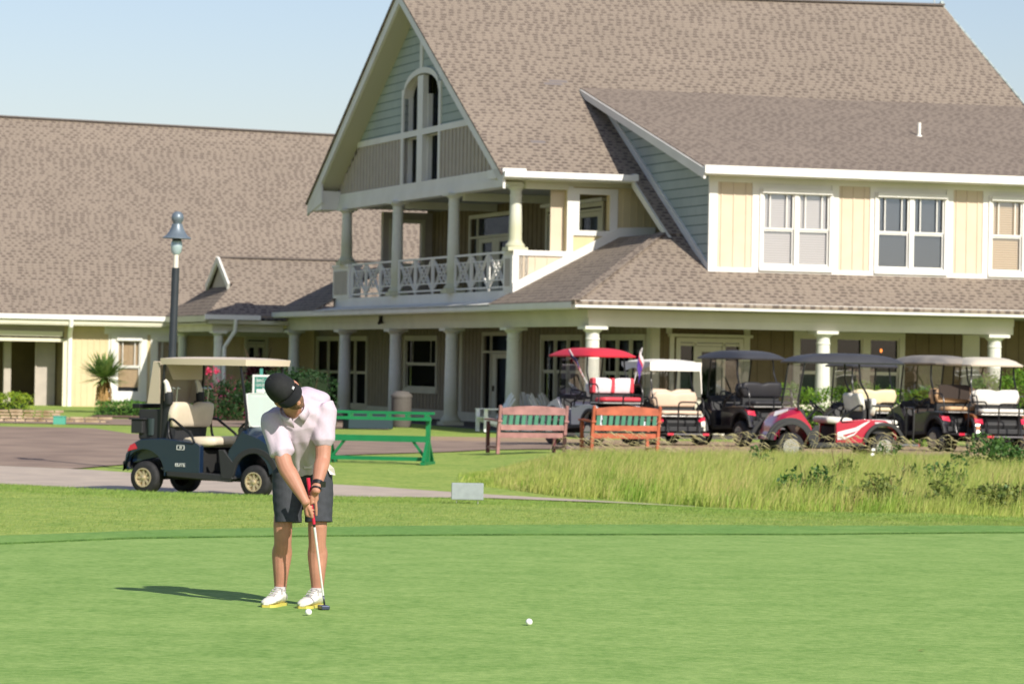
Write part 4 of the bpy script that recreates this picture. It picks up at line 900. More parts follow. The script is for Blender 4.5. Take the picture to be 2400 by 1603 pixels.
# green board sign with arrow, on a post
p = P(612,905,66); r = empty('direction_sign', (p.x, p.y, ground(p.x,p.y)), R(2), label='green and white sign with an arrow behind the blue cart', cat='sign')
GP = mat('green_sign_paint', (.015,.17,.13), .45); SW = mat('white_sign_paint', (.62,.63,.60), .5)
zc = p.z-ground(p.x,p.y)
MB().box(-.03,.03,.0,.06,0,zc+.34).build('post', mat('green_post_paint', (.06,.26,.22), .5), r)
MB().box(-.17,.17,-.03,0,zc-.22,zc+.22).build('board', SW, r, bevel=.01)
MB().box(-.125,.125,-.036,-.031,zc-.17,zc+.18).build('green_panel', GP, r)
b = MB(); b.box(-.09,.03,-.042,-.037,zc-.125,zc-.055); b.add([(.03,-.042,zc-.16),(.10,-.042,zc-.09),(.03,-.042,zc-.02),(.03,-.037,zc-.16),(.10,-.037,zc-.09),(.03,-.037,zc-.02)], [(0,1,2),(3,5,4),(0,3,4,1),(1,4,5,2),(2,5,3,0)]); b.build('arrow', SW, r)
def text(body, size, name, m, parent, loc, rot, ext=.003, align='CENTER', sx=1.0):
    c = bpy.data.curves.new(name, 'FONT'); c.body = body; c.size = size; c.extrude = ext; c.align_x = align; c.align_y = 'CENTER'; c.resolution_u = 2
    o = bpy.data.objects.new(name, c); COL.objects.link(o); dg = bpy.context.evaluated_depsgraph_get(); me = bpy.data.meshes.new_from_object(o.evaluated_get(dg)); bpy.data.objects.remove(o)
    me.name = name; me.materials.clear(); me.materials.append(m); o = bpy.data.objects.new(name, me); COL.objects.link(o); o.parent = parent; o.location = loc; o.rotation_euler = rot; o.scale = (sx,1,1); return o
text('BAG &', .095, 'lettering', SW, r, (.02,-.039,zc+.11), (R(90),0,0), sx=.85)
text('LEADERS', .08, 'lettering', SW, r, (0,-.039,zc+.02), (R(90),0,0), sx=.62)
# grey marker box on wire legs
p = P(1095,1185,41.5); z = ground(p.x,p.y); r = empty('tee_marker_box', (p.x, p.y, z), R(2), label='blank grey box sign on two short wire legs on the lawn', cat='marker')
MB().box(-.195,.195,-.03,.06,.05,.255).build('box', mat('grey_galvanised', (.27,.31,.32), .7, 0, var=.08, scale=12), r, bevel=.01)
b = MB()
for x in (-.13,.13): b.tube([(x,.015,-.03),(x,.015,.06)], .006, 6).build('leg', mat('wire_steel', (.6,.6,.55), .4, .6), r); b = MB()
# teal utility box on the road edge
p = P(140,981,91); r = MB().box(-.16,.16,-.12,.12,0,.20).add([(-.18,-.14,.20),(.18,-.14,.20),(.18,.14,.20),(-.18,.14,.20),(-.15,-.11,.225),(.15,-.11,.225),(.15,.11,.225),(-.15,.11,.225)], [(0,3,2,1),(4,5,6,7),(0,1,5,4),(1,2,6,5),(2,3,7,6),(3,0,4,7)]).build('utility_box', mat('teal_box_paint', (.08,.33,.26), .6), None, bevel=.01)
r.location = (p.x, p.y, ground(p.x,p.y)); tag(r, 'small teal box at the foot of the stone wall', 'box')
# green club rack
GR = mat('bright_green_paint', (.008,.17,.058), .45, var=.1, scale=4)
pl = P(772,1078,61.5); pr = P(1003,1074,61.0); L = (pr-pl).xy.length
r = empty('club_rack', ((pl.x+pr.x)/2, (pl.y+pr.y)/2, ground((pl.x+pr.x)/2,61.2)), math.atan2(pr.y-pl.y, pr.x-pl.x)+R(4), label='green painted wooden golf bag rack on the grass', cat='rack')
h = .94
b = MB(); b.box(-L/2-.06,L/2+.06,.10,.16,h-.05,h); b.build('top_rail', GR, r); MB().box(-L/2-.06,L/2+.06,-.16,-.10,h-.155,h-.10).build('top_rail', GR, r)
for k in range(6):
    x = -L/2+.05+k*(L-.1)/5; MB().box(x-.02,x+.02,-.13,.12,h-.11,h-.04).build('rail_spacer', GR, r)
MB().box(-L/2,L/2,-.06,-.02,.40,.51).build('middle_board', GR, r)
MB().box(-L/2+.04,L/2-.04,-.05,.05,.06,.13).build('bottom_board', GR, r)
for s in (-1, 1):
    x = s*(L/2-.02)
    MB().box(x-.035,x+.035,-.05,.05,0.05,h-.08).build('post', GR, r); MB().box(x-.04,x+.04,-.42,.42,0,.055).build('foot', GR, r)
    MB().bar((x,-.36,.05),(x,-.03,.42),.05,.06,up=(1,0,0)).build('brace', GR, r); MB().bar((x,.36,.05),(x,.03,.42),.05,.06,up=(1,0,0)).build('brace', GR, r); MB().bar((x-s*.02,0,.08),(x-s*.28,0,.42),.045,.05,up=(0,1,0)).build('brace', GR, r)
# benches seen from behind
BG = mat('bench_green_slats', (.08,.24,.17), .6, var=.1, scale=5); BPK = mat('faded_pink_bench_paint', (.31,.155,.145), .65, var=.22, scale=5, bump=.2); BOR = mat('orange_red_bench_paint', (.40,.10,.05), .6, var=.25, scale=5, bump=.2); BDK = mat('dark_plum_bench_paint', (.10,.025,.03), .6)
def bench(px0, px1, py, Y, m, label, rot=0):
    a = P(px0,py,Y); c = P(px1,py,Y); W = (c-a).length/math.cos(rot); cx, cy = (a.x+c.x)/2, (a.y+c.y)/2
    r = empty('park_bench', (cx, cy, ground(cx,cy)), rot, label=label, cat='bench', group='wooden benches facing the carts')
    n = 8; b = MB()
    for x in (-W/2, W/2): b = MB(); b.bar((x,0,0),(x,-.03,.44),.065,.06,up=(1,0,0)); b.bar((x,-.03,.44),(x,-.12,.93),.065,.055,up=(1,0,0)); b.lathe([(.035,0),(.02,.025)],8,Matrix.Translation((x,-.12,.92))); b.build('rear_leg', m, r)
    for x in (-W/2, W/2): MB().bar((x,.52,0),(x,.52,.62),.06,.06,up=(1,0,0)).build('front_leg', BDK if m is BPK else m, r); MB().add([(x-.045,-.12,.62),(x+.045,-.12,.62),(x+.06,.58,.64),(x-.06,.58,.64),(x-.045,-.12,.655),(x+.045,-.12,.655),(x+.06,.58,.675),(x-.06,.58,.675)],[(0,3,2,1),(4,5,6,7),(0,1,5,4),(1,2,6,5),(2,3,7,6),(3,0,4,7)]).build('armrest', m, r); MB().bar((x,.02,.12),(x,.5,.12),.04,.05).build('stretcher', m, r)
    b = MB(); 
    for k in range(n):
        x0 = -W/2+.035+(W-.07)*k/n; x1 = -W/2+.035+(W-.07)*(k+1)/n; f_ = lambda x: .885+.05*(1-(2*x/W)**2)
        b.add([(x0,-.135,.76),(x1,-.135,.76),(x1,-.095,.76),(x0,-.095,.76),(x0,-.135,f_(x0)),(x1,-.135,f_(x1)),(x1,-.095,f_(x1)),(x0,-.095,f_(x0))],[(0,3,2,1),(4,5,6,7),(0,1,5,4),(1,2,6,5),(2,3,7,6),(3,0,4,7)])
    b.build('crest_rail', m, r); MB().box(-W/2+.035,W/2-.035,-.075,-.035,.46,.565).build('lower_rail', m, r); MB().box(-W/2+.035,W/2-.035,-.02,.03,.31,.41).build('seat_rail', m, r)
    for k in range(10):
        x = -W/2+.10+(W-.2)*k/9; MB().bar((x,-.06,.56),(x,-.115,.77),.02,.08,up=(1,0,0)).build('back_slat', BG, r)
    for k in range(5): MB().box(-W/2+.02,W/2-.02,.06+k*.1,.14+k*.1,.41,.43).build('seat_slat', BG, r)
    return r
bench(1166,1322,1072,66.5,BPK,'faded pink wooden bench with green back slats',R(22))
bench(1385,1541,1070,66.0,BOR,'orange-red wooden bench with green back slats, grass at its feet',R(20))
# white slatted porch chairs and table
WC = mat('white_chair_paint', (.78,.80,.80), .5, var=.04)
def adirondack(px, Y, rz, label):
    p = P(px,1000,Y); r = empty('porch_chair', (p.x, p.y, GZ+.04), rz, label=label, cat='chair', group='white slatted chairs on the porch')
    for k in range(5):
        x = -.24+.12*k; top = 1.02-.10*abs(k-2)**1.5*.5; MB().bar((x*.8,.12,.36),(x*1.1,.45,top),.018,.10,up=(1,0,0)).build('back_slat', WC, r)
    for k in range(5): MB().bar((-.28,-.38+k*.11,.38-k*.02),(.28,-.38+k*.11,.38-k*.02),.09,.02).build('seat_slat', WC, r)
    for s in (-1, 1): MB().box(s*.34-.06,s*.34+.06,-.42,.36,.58,.605).build('armrest', WC, r); MB().box(s*.32-.02,s*.32+.02,-.42,-.32,0,.58).build('leg', WC, r); MB().bar((s*.3,-.35,.33),(s*.3,.55,.04),.03,.12).build('leg', WC, r)
    MB().bar((-.34,.3,.56),(.34,.3,.56),.06,.03).build('back_brace', WC, r)
    return r
adirondack(1160, 89.5, R(-70), 'white slatted chair at the left of the porch group')
adirondack(1238, 92.5, R(20), 'white slatted chair facing out, behind the porch table')
adirondack(1283, 90.0, R(75), 'white slatted chair turned left beside the red-roofed cart')
adirondack(1302, 92.0, R(60), 'white slatted chair mostly hidden by the red-roofed cart')
p = P(1255,1000,90.5); r = empty('porch_table', (p.x,p.y,GZ+.04), R(10), label='small white table between the porch chairs', cat='table')
MB().box(-.36,.36,-.28,.28,.50,.53).build('tabletop', WC, r)
for x in (-.3,.3):
    for y in (-.22,.22): MB().box(x-.035,x+.035,y-.03,y+.03,0,.5).build('leg', WC, r)
p = P(940,1000,94.5); r = empty('litter_bin', (p.x,p.y,GZ+.02), label='brown grey cylindrical bin beside a porch column', cat='bin')
MB().lathe([(.26,0),(.28,.05),(.28,.82)], 20).build('bin_body', mat('bin_aggregate', (.10,.09,.08), .8, var=.2, scale=40), r, smooth=True, auto=35); MB().lathe([(.30,.82),(.30,.88),(.20,.98),(.10,1.0)], 20).build('lid', mat('bin_lid', (.12,.11,.10), .6), r, smooth=True, auto=35)
p = P(862,1000,91.5); r = empty('storage_chest', (p.x,p.y,GZ+.02), YAW, label='dark teal storage chest behind the green rack', cat='chest')
MB().box(-.62,.62,-.3,.3,0,.38).build('chest_body', mat('dark_teal_plastic', (.008,.03,.04), .5), r, bevel=.02); MB().box(-.65,.65,-.33,.33,.38,.45).build('lid', mat('teal_lid', (.012,.04,.05), .5), r, bevel=.015)
# ------------------------------------------------------------------ golf carts
TYRE = mat('tyre_rubber', (.018,.018,.02), .75, var=.3, scale=12); BLK = mat('black_frame_metal', (.012,.012,.014), .35, .3, spec=.6); BPL = mat('black_grained_plastic', (.025,.026,.028), .6)
RIMG = mat('champagne_hubcap', (.55,.46,.30), .4, .4); CHROME = mat('bright_machined_wheel', (.6,.6,.62), .25, .9); REDL = mat('red_tail_light', (.55,.015,.05), .25, spec=.8, coat=.5)
CLEAR = glass_mat('clear_windshield', tint=(.95,1,1), refl=.16, dark=.12)
def hazed():
    m = mat('hazed_windshield', (.55,.64,.60), .35, spec=.5); m.node_tree.nodes['Principled BSDF'].inputs['Alpha'].default_value = .72; return m
HAZED = hazed()
def paint(name, c, coat=.8, rough=.35): return mat(name, c, rough, coat=coat)
def vinyl(name, c): return mat(name, c, .5, var=.05, scale=6, bump=.06, bscale=30)
def arc(cx, cz, r, a0, a1, n=10): return [(cx+r*math.cos(R(a0+(a1-a0)*i/n)), cz+r*math.sin(R(a0+(a1-a0)*i/n))) for i in range(n+1)]
def XZ(y0): return lambda a, b, d: Vector((a, y0+d, b))
def extr(pts, y0, y1, name, m, parent, bevel=.02, taper=None):
    b = MB(); b.fprism(XZ(0), pts, y0, y1); return b.build(name, m, parent, bevel=bevel, seg=3)
def cushion(name, m, parent, W, D, T, loc, rot=(0,0,0), split=False, waist=.0, r=.05):
    """rounded upholstered pad: W across (y), D along (x), T thick (z); waist pinches the top middle"""
    b = MB(); n = 20; k = 8; rings = []
    for i in range(n+1):
        y = -W/2+W*i/n; e = min(1, min(i, n-i)/2.2); e = math.sqrt(1-(1-e)**2) if e < 1 else 1; e = max(e, .12)
        pin = waist*math.exp(-((y)/(W*.09))**2); d = D*(.5*e+.5*min(1,e*1.2)) ; t = T*(.35+.65*e)
        pts = []
        for j in range(16):
            a = 2*math.pi*j/16; c, s = math.cos(a), math.sin(a); c = math.copysign(abs(c)**.55, c); s = math.copysign(abs(s)**.55, s)
            xx = c*d/2
            if c > 0: xx -= pin*D
            pts.append(Vector((xx, y, s*t/2)))
        rings.append(pts)
    b.loft(rings); o = b.build(name, m, parent, smooth=True, auto=60); o.location = loc; o.rotation_euler = rot; return o
def wheel(parent, x, y, r, w, rimm, side, spokes=8, lift=0):
    o = empty('wheel', (x, y, r)); o.parent = parent
    prof = [(r*.58,-w/2),(r*.80,-w/2),(r*.95,-w*.42),(r,-w*.3),(r,w*.3),(r*.95,w*.42),(r*.80,w/2),(r*.58,w/2)]
    Mx = Matrix.Rotation(R(90), 4, 'X'); b = MB(); n = 36; b0 = 0
    for q, z in prof:
        for k in range(n): t = 2*math.pi*k/n; b.v.append(tuple(Mx@Vector((q*math.cos(t), q*math.sin(t), z))))
    m = len(prof)
    for i in range(m-1):
        for k in range(n): b.f.append((i*n+k, i*n+(k+1) % n, (i+1)*n+(k+1) % n, (i+1)*n+k))
    for k in range(n): b.f.append(((m-1)*n+k, (m-1)*n+(k+1) % n, (k+1) % n, k))
    b.build('tyre', TYRE, o, smooth=True, auto=50)
    b = MB(); yo = side*w*.38; ri = r*.585
    Ms = Matrix.Translation((0, yo, 0))@Mx
    b.lathe([(ri,-.03),(ri,.03),(ri*.88,.03),(ri*.86,-.01),(ri*.80,-.02)], 32, Ms)
    b.lathe([(ri*.26,-.02),(ri*.24,.025),(ri*.12,.035)], 16, Ms)
    for k in range(spokes):
        t = 2*math.pi*k/spokes; c, s = math.cos(t), math.sin(t)
        b.bar((c*ri*.15, yo-side*.0, s*ri*.15), (c*ri*.9, yo+side*.005, s*ri*.9), ri*(.24 if spokes == 8 else .13), .02, up=(0,1,0))
    b.build('rim', rimm, o, smooth=True, auto=30)
    MB().lathe([(ri,-.012),(ri*.9,-.012)], 24, Matrix.Translation((0, yo-side*.045, 0))@Mx).build('brake_drum', DARK, o)
def loop(name, pts, rad, m, parent, close=False):
    # rounded polyline tube
    P_ = [Vector(p) for p in pts]; out = []; n = len(P_)
    for i in range(n):
        if not close and i in (0, n-1): out.append(P_[i]); continue
        a, p, c = P_[i-1], P_[i], P_[(i+1) % n]; d1 = (a-p); d2 = (c-p); q = min(.08, d1.length*.4, d2.length*.4)
        s, e = p+d1.normalized()*q, p+d2.normalized()*q
        for t in (0,.33,.66,1): out.append(s.lerp(p, t).lerp(p.lerp(e, t), t))
    b = MB(); b.tube(out, rad, 7, close=close); return b.build(name, m, parent, smooth=True, auto=50)
def roof(parent, x0, x1, W, z, m, crown=.07, t=.05, kind='hard'):
    b = MB(); nx, ny = 18, 12; top = []
    for i in range(nx+1):
        u = -1+2*i/nx; row = []
        for j in range(ny+1):
            v = -1+2*j/ny; e = (1-abs(u)**4)*(1-abs(v)**4); sx = .955+.045*(1-abs(v)**3); sy = .95+.05*(1-abs(u)**3)
            xx = (x0+x1)/2+u*(x1-x0)/2*sx; yy = v*W/2*sy; zz = z+crown*(e**.6)*(1-.25*u*u)
            if kind == 'canvas': zz += .012*math.sin(u*9+v*4)*(1-abs(v))+(-.02 if abs(v) > .9 else 0)
            row.append(Vector((xx, yy, zz)))
        top.append(row)
    b0 = 0
    for row in top: b.v += [tuple(p) for p in row]
    for i in range(nx):
        for j in range(ny): a = i*(ny+1)+j; b.f.append((a, a+ny+1, a+ny+2, a+1))
    c0 = len(b.v)
    for row in top:
        for p in row: b.v.append((p.x*.985+(x0+x1)/2*.015, p.y*.975, z-t+ (.02 if kind == 'hard' else 0)))
    for i in range(nx):
        for j in range(ny): a = c0+i*(ny+1)+j; b.f.append((a, a+1, a+ny+2, a+ny+1))
    N = ny+1; rim = [i*N for i in range(nx+1)]+[nx*N+j for j in range(1,ny+1)]+[i*N+ny for i in range(nx-1,-1,-1)]+[j for j in range(ny-1,0,-1)]
    for k in range(len(rim)): a, c = rim[k], rim[(k+1) % len(rim)]; b.f.append((a, c, c0+c, c0+a))
    return b.build('roof', m, parent, smooth=True, auto=40)
def cart(px, py, Y, az, label, body, roofm, seatm, lift=0.0, wr=.228, rear=False, ws='clear', roofkind='hard', seat2=None, rimm=None, spokes=8, roofx=(-.62,1.12), trim=None, name='golf_cart', group=None, dx=None, fender=None, under=BPL, rearz=0, wb=.84, W=1.12, crown=.17, rt=.05, nose=0, th=.065):
    p = at(px, py, Y); z = ground(p.x, p.y)+.022
    r = empty(name, (p.x, p.y, z), az, label=label, cat='golf cart', group=group); seat2 = seat2 or seatm; rimm = rimm or RIMG
    L = lift; hw = W/2
    for x in (-wb, wb):
        for s in (-1, 1): wheel(r, x, s*(.47+(.05 if L else 0)), wr, .20 if not L else .22, rimm, s, spokes)
    MB().box(-1.05,1.05,-.30,.30,.20+L*.6,.30+L).build('chassis', DARK, r)
    for x in (-wb, wb): MB().tube([(x,-.45,wr),(x,.45,wr)], .035, 8).build('axle', DARK, r)
    # rear body with wheel arch
    ra = wr+.085; cz = wr+L*.35
    pts = [(-1.17,.40+L),(-1.15,.52+L),(-1.06,.655+L),(-.92,.725+L),(-.55,.745+L),(-.05,.70+L),(.02,.66+L),(.02,.30+L)]+[(-wb+ra+.04,.30+L)]+arc(-wb, cz+.05, ra+.02, -5, 172, 14)+[(-1.14,.33+L)]
    o = extr(pts, -hw, -hw+.10, 'rear_body_side', body, r, .03); o2 = extr(pts, hw-.10, hw, 'rear_body_side', body, r, .03)
    top = [(-1.15,.52+L),(-1.06,.655+L),(-.92,.725+L),(-.55,.745+L),(-.05,.70+L),(-.05,.62+L),(-1.1,.40+L)]
    extr(top, -hw+.10, hw-.10, 'rear_body_top', under if rear else body, r, .02)
    extr([(.02,.31+L),(.0,.60+L),(-.6,.62+L),(-.6,.31+L)], -hw+.11, hw-.11, 'seat_box', DARK, r, 0)
    if fender or L:
        for s in (-1, 1):
            for x in (-wb, wb):
                aa = arc(x, cz+.05, ra+.06, 8, 172, 14); bb = arc(x, cz+.05, ra-.005, 172, 8, 14)
                extr(aa+bb, s*hw-(.0 if s > 0 else .05), s*hw+(.05 if s > 0 else .0), 'fender_flare', BPL, r, .008)
    # sills and floor
    for s in (-1, 1): extr([(-wb+ra+.06,.33+L),(-wb+ra+.06,.245+L),(wb-ra-.08,.20+L),(wb-ra-.02,.245+L),(wb-ra-.06,.31+L),(.30,.30+L)], s*hw-(.12 if s > 0 else 0), s*hw+(.12 if s < 0 else 0), 'rocker_sill', BPL, r, .015)
    MB().box(.0,.50,-hw+.1,hw-.1,.255+L,.285+L).build('floor', BPL, r)
    # front cowl
    fa = wr+.10
    side = [(wb-fa-.16,.24+L),(wb-fa-.06,.24+L)]+arc(wb, cz+.06, fa, 176, 8, 14)+[(wb+.42+nose,.36+L),(wb+.44+nose,.48+L),(wb+.36+nose*.8,.66+L),(wb+.14,.83+L),(wb-.12,.93+L),(wb-.17,.95+L),(wb-.24,.84+L),(wb-.38,.62+L)]
    lower = [(wb-fa-.18,.24+L),(wb-fa-.04,.24+L)]+arc(wb, cz+.06, fa-.01, 176, 8, 14)+arc(wb, cz+.06, fa+th, 8, 150-(20 if th > .1 else 0), 12)+[(wb-.47,.62+L),(wb-.55,.62+L)]
    n = 10; rings = []
    for i in range(n+1):                                       # hood: side profile lofted across with rounded shoulders
        y = -hw+(2*hw)*i/n; e = 1-abs(2*i/n-1)**5; k_ = .90+.10*e
        rings.append([Vector((wb-.45+(q[0]-(wb-.45))*k_, y, (q[1] if q[1] < .6+L else (.6+L)+(q[1]-.6-L)*(.74+.26*e)))) for q in side])
    b = MB(); b.loft(rings); b.build('front_cowl', body, r, smooth=True, auto=42)
    for s in (-1, 1): extr(lower, s*(hw+.008)-(.05 if s > 0 else 0), s*(hw+.008)+(.05 if s < 0 else 0), 'lower_cowl_trim', BPL, r, .01)
    for s in (-1, 1):
        b = MB(); b.bar((wb+.37+nose,s*(hw-.20),.56+L),(wb+.28+nose*.9,s*(hw-.20),.66+L),.20,.05,up=(0,0,1)); b.build('headlight', mat('headlight_lens', (.6,.65,.7), .15, spec=.8, coat=.6), r, bevel=.015)
    MB().box(wb+.34+nose,wb+.47+nose,-.42,.42,.33+L,.44+L).build('front_bumper', BPL, r, bevel=.02)
    MB().box(-1.24,-1.14,-.50,.50,.32+L,.43+L).build('rear_bumper', BPL, r, bevel=.02)
    for s in (-1, 1):
        b = MB(); b.add([(-1.12,s*hw*1.01,.56+L),(-.96,s*hw*1.015,.60+L),(-1.0,s*hw*1.015,.67+L),(-1.08,s*hw*1.01,.64+L),(-1.175,s*(hw-.16),.53+L),(-1.10,s*(hw-.16),.645+L)], [(0,1,2,3),(0,3,5,4),(3,2,5),(0,4,1),(1,4,5,2)]); b.build('tail_light', REDL, r)
    # dash, steering wheel, pedals
    extr([(wb-.38,.62+L),(wb-.27,.90+L),(wb-.17,.94+L),(wb-.15,.62+L)], -hw+.05, hw-.05, 'dashboard', BPL, r, .02)
    loop('steering_column', [(wb-.30,.28,.62+L),(wb-.58,.28,.92+L)], .025, BLK, r)
    b = MB(); C_ = Vector((wb-.60,.28,.935+L)); nrm = Vector((-.62,0,.78)); u_ = Vector((0,1,0)); v_ = nrm.cross(u_)
    b.tube([C_+(u_*math.cos(t)+v_*math.sin(t))*.165 for t in [2*math.pi*i/28 for i in range(28)]], .016, 7, close=True)
    for t in (R(90), R(210), R(330)): b.bar(C_, C_+(u_*math.cos(t)+v_*math.sin(t))*.16, .03, .012)
    b.build('steering_wheel', BLK, r, smooth=True, auto=40)
    # seats
    cushion('seat_cushion', seatm, r, 1.02, .52, .14, (-.08,0,.71+L), (0,R(-3),0))
    for s in (0,): 
        cushion('seat_back', seatm, r, 1.02, .34, .13, (-.49,0,1.06+L), (0,R(-80),0), waist=.15)
    for s in (-1, 1): loop('armrest', [(-.50,s*.50,1.0+L),(-.42,s*.54,1.0+L),(-.12,s*.55,.80+L),(-.06,s*.55,.68+L),(-.45,s*.54,.70+L),(-.50,s*.54,.80+L)], .018, BLK, r, close=True)
    MB().box(-.60,-.54,-.42,.42,.72+L,.98+L).build('seat_back_shell', BPL, r)
    # roof and struts
    zr = 1.80+L*.72
    roof(r, roofx[0], roofx[1], W+.06, zr, roofm, kind=roofkind, crown=crown, t=rt)
    for s in (-1, 1):
        loop('front_strut', [(wb-.16,s*(hw-.04),.90+L),(wb-.15,s*(hw-.05),1.05+L),(wb-.27,s*(hw-.05),zr-.02)], .020, BLK, r)
        if rear: loop('rear_strut', [(-.62,s*(hw-.10),.95+L),(-.62,s*(hw-.08),1.15+L),(-.46,s*(hw-.10),1.42+L),(-.44,s*(hw-.12),zr-.02)], .019, BLK, r)
        else: loop('rear_strut', [(-.66,s*(hw-.09),.75+L),(-.63,s*(hw-.07),1.3+L),(-.60,s*(hw-.08),zr-.02)], .022, BLK, r)
    if ws:
        x0_, x1_ = wb-.345, wb-.345
        b = MB()
        if ws == 'folded': b.add([(wb-.13,-hw+.08,.93+L),(wb-.13,hw-.08,.93+L),(wb-.19,hw-.08,1.36+L),(wb-.19,-hw+.08,1.36+L)], [(0,1,2,3)]); fr = [(wb-.13,-hw+.08,.93+L),(wb-.13,hw-.08,.93+L),(wb-.19,hw-.08,1.36+L),(wb-.19,-hw+.08,1.36+L)]
        else: b.add([(wb-.14,-hw+.08,.93+L),(wb-.14,hw-.08,.93+L),(wb-.26,hw-.08,zr-.06),(wb-.26,-hw+.08,zr-.06)], [(0,1,2,3)]); fr = None
        o = b.build('windshield', CLEAR if ws != 'folded' else HAZED, r); md = o.modifiers.new('s','SOLIDIFY'); md.thickness = .006
        if fr: loop('windshield_frame', fr, .008, mat('pale_edge', (.6,.62,.6), .4), r, close=True)
    if rear:
        q = rearz
        cushion('rear_seat_cushion', seat2, r, 1.0, .44, .10, (-1.00,0,.80+L+q), (0,R(3),0))
        cushion('rear_seat_back', seat2, r, 1.02, .33, .12, (-.72,0,1.09+L+q), (0,R(-84),R(180)), waist=.10)
        MB().box(-1.22,-.66,-.48,.48,.715+L+q,.745+L+q).build('rear_seat_pan', mat('aluminium_edge', (.5,.5,.48), .35, .7), r, bevel=.008)
        MB().box(-.70,-.64,-.45,.45,.70+L+q,1.2+L+q).build('rear_seat_frame', BPL, r)
        for s in (-1, 1):
            loop('rear_armrest', [(-.68,s*.52,1.12+L+q),(-1.02,s*.53,1.12+L+q),(-1.10,s*.53,.98+L+q),(-1.12,s*.53,.72+L+q)], .016, BLK, r)
            loop('foot_rest_bracket', [(-1.1,s*.36,.66+L),(-1.28,s*.36,.50+L),(-1.36,s*.36,.30+L)], .018, BLK, r)
        MB().box(-1.62,-1.22,-.48,.48,.26+L,.29+L).build('foot_rest', mat('diamond_plate', (.16,.16,.17), .45, .5), r)
        loop('grab_bar', [(-1.58,-.22,.28+L),(-1.60,-.22,.96+L),(-1.60,.22,.96+L),(-1.58,.22,.28+L)], .018, BLK, r)
        for s in (-1, 1): MB().box(-1.63,-1.60,s*.40-.07,s*.40+.07,.25+L,.30+L).build('reflector', REDL, r)
    return r, zr

NAVY = paint('dark_navy_paint', (.007,.018,.045), 1.0, .3); CRV = vinyl('cream_vinyl', (.62,.54,.42))
CRR = mat('cream_roof_plastic', (.60,.51,.40), .5, var=.05, scale=2)
r, zr = cart(518, 1100, 46.6, R(-31), 'dark navy golf cart with cream roof and seats, nearest on the path', NAVY, CRR, CRV, ws='folded', roofx=(-.66,.74), wb=.86, crown=.03, wr=.217, rt=.10)
r.scale = (1.07, .94, 1.03)
# side curtain, club bags and basket on the blue cart
b = MB(); b.add([(-.86,-.50,1.20),(-.66,-.50,1.20),(-.66,-.52,1.74),(-.76,-.52,1.76),(-.86,.50,1.20),(-.66,.50,1.20),(-.66,.52,1.74),(-.76,.52,1.76)], [(0,1,2,3),(4,7,6,5),(0,3,7,4)]); o = b.build('rain_curtain', mat('cream_canvas', (.60,.52,.40), .8, trans=.2), r, recalc=False); md = o.modifiers.new('s','SOLIDIFY'); md.thickness = .012
b = MB(); b.add([(-.60,-.44,1.72),(-.60,.44,1.72),(-.55,.36,1.52),(-.55,-.36,1.52)], [(0,1,2,3)]); o = b.build('curtain_flap', MATS['cream_canvas'], r, recalc=False)
MB().box(-1.02,-.60,-.46,.46,.72,1.12).build('bag_well', BPL, r, bevel=.02)
MB().box(-1.10,-.98,-.5,.5,1.13,1.19).build('rear_bar', BLK, r, bevel=.01)
b = MB(); b.box(-1.10,-.92,-.52,-.36,.80,.98); b.box(-1.13,-.89,-.54,-.34,.98,1.0); b.build('sand_basket', BPL, r, bevel=.01); MB().lathe([(.05,.78),(.06,1.0)],12,Matrix.Translation((-.82,-.44,0))).build('sand_bottle', mat('dark_bottle',(.03,.045,.05),.35), r)
WHT = mat('white_lettering', (.7,.72,.7), .5)
text('ELITE', .062, 'lettering', WHT, r, (-.28,-.565,.40), (R(90),0,0), sx=1.1)
b = MB(); 
for (x0,x1,z0,z1) in ((-.34,-.22,.655,.662),(-.34,-.22,.60,.607),(-.34,-.333,.60,.662),(-.227,-.22,.60,.662)): b.box(x0,x1,-.567,-.562,z0,z1)
b.build('number_plate_frame', WHT, r); text('10', .045, 'cart_number', WHT, r, (-.28,-.566,.631), (R(90),0,0))
cart_m = r.matrix_basis.copy()
def in_cart(v): return Matrix.Translation(r.location)@Matrix.Rotation(r.rotation_euler.z, 4, 'Z')@Vector(v)
HC = mat('white_headcover', (.66,.62,.56), .7); BAGM = mat('black_bag_nylon', (.015,.017,.02), .6); CLUBM = mat('club_steel', (.45,.47,.5), .25, .9)
for s, lab in ((-1, 'black golf bag with white head cover on the near side of the blue cart'), (1, 'black golf bag with white head cover on the far side of the blue cart')):
    q = in_cart((-.66, s*.36, .74)); g_ = empty('golf_bag', q, r.rotation_euler.z, label=lab, cat='golf bag', group='golf bags on the blue cart')
    b = MB(); b.tube([(0,0,0),(.04,0,.36),(.06,0,.52)], [.10,.11,.115], 14); b.build('bag_body', BAGM, g_, smooth=True, auto=40)
    b = MB(); b.tube([(.10,-.10,.50),(.11,-.12,.62),(.11,-.12,.66)], [.055,.06,.05], 10); b.build('grip_sleeve', BAGM, g_, smooth=True, auto=40)
    b = MB(); b.tube([(.11,-.12,.60),(.10,-.13,.70),(.08,-.13,.77),(.05,-.13,.81)], [.05,.045,.035,.03], 10); b.build('head_cover', HC, g_, smooth=True, auto=50)
    for k in range(5):
        a = k*1.3; b = MB(); x, y = math.cos(a)*.07+.08, math.sin(a)*.06; b.tube([(x,y,.48),(x+.02,y,.72)], .006, 6); b.bar((x+.02,y,.72),(x+.055,y+.01,.70),.03,.014); b.build('club', CLUBM, g_)

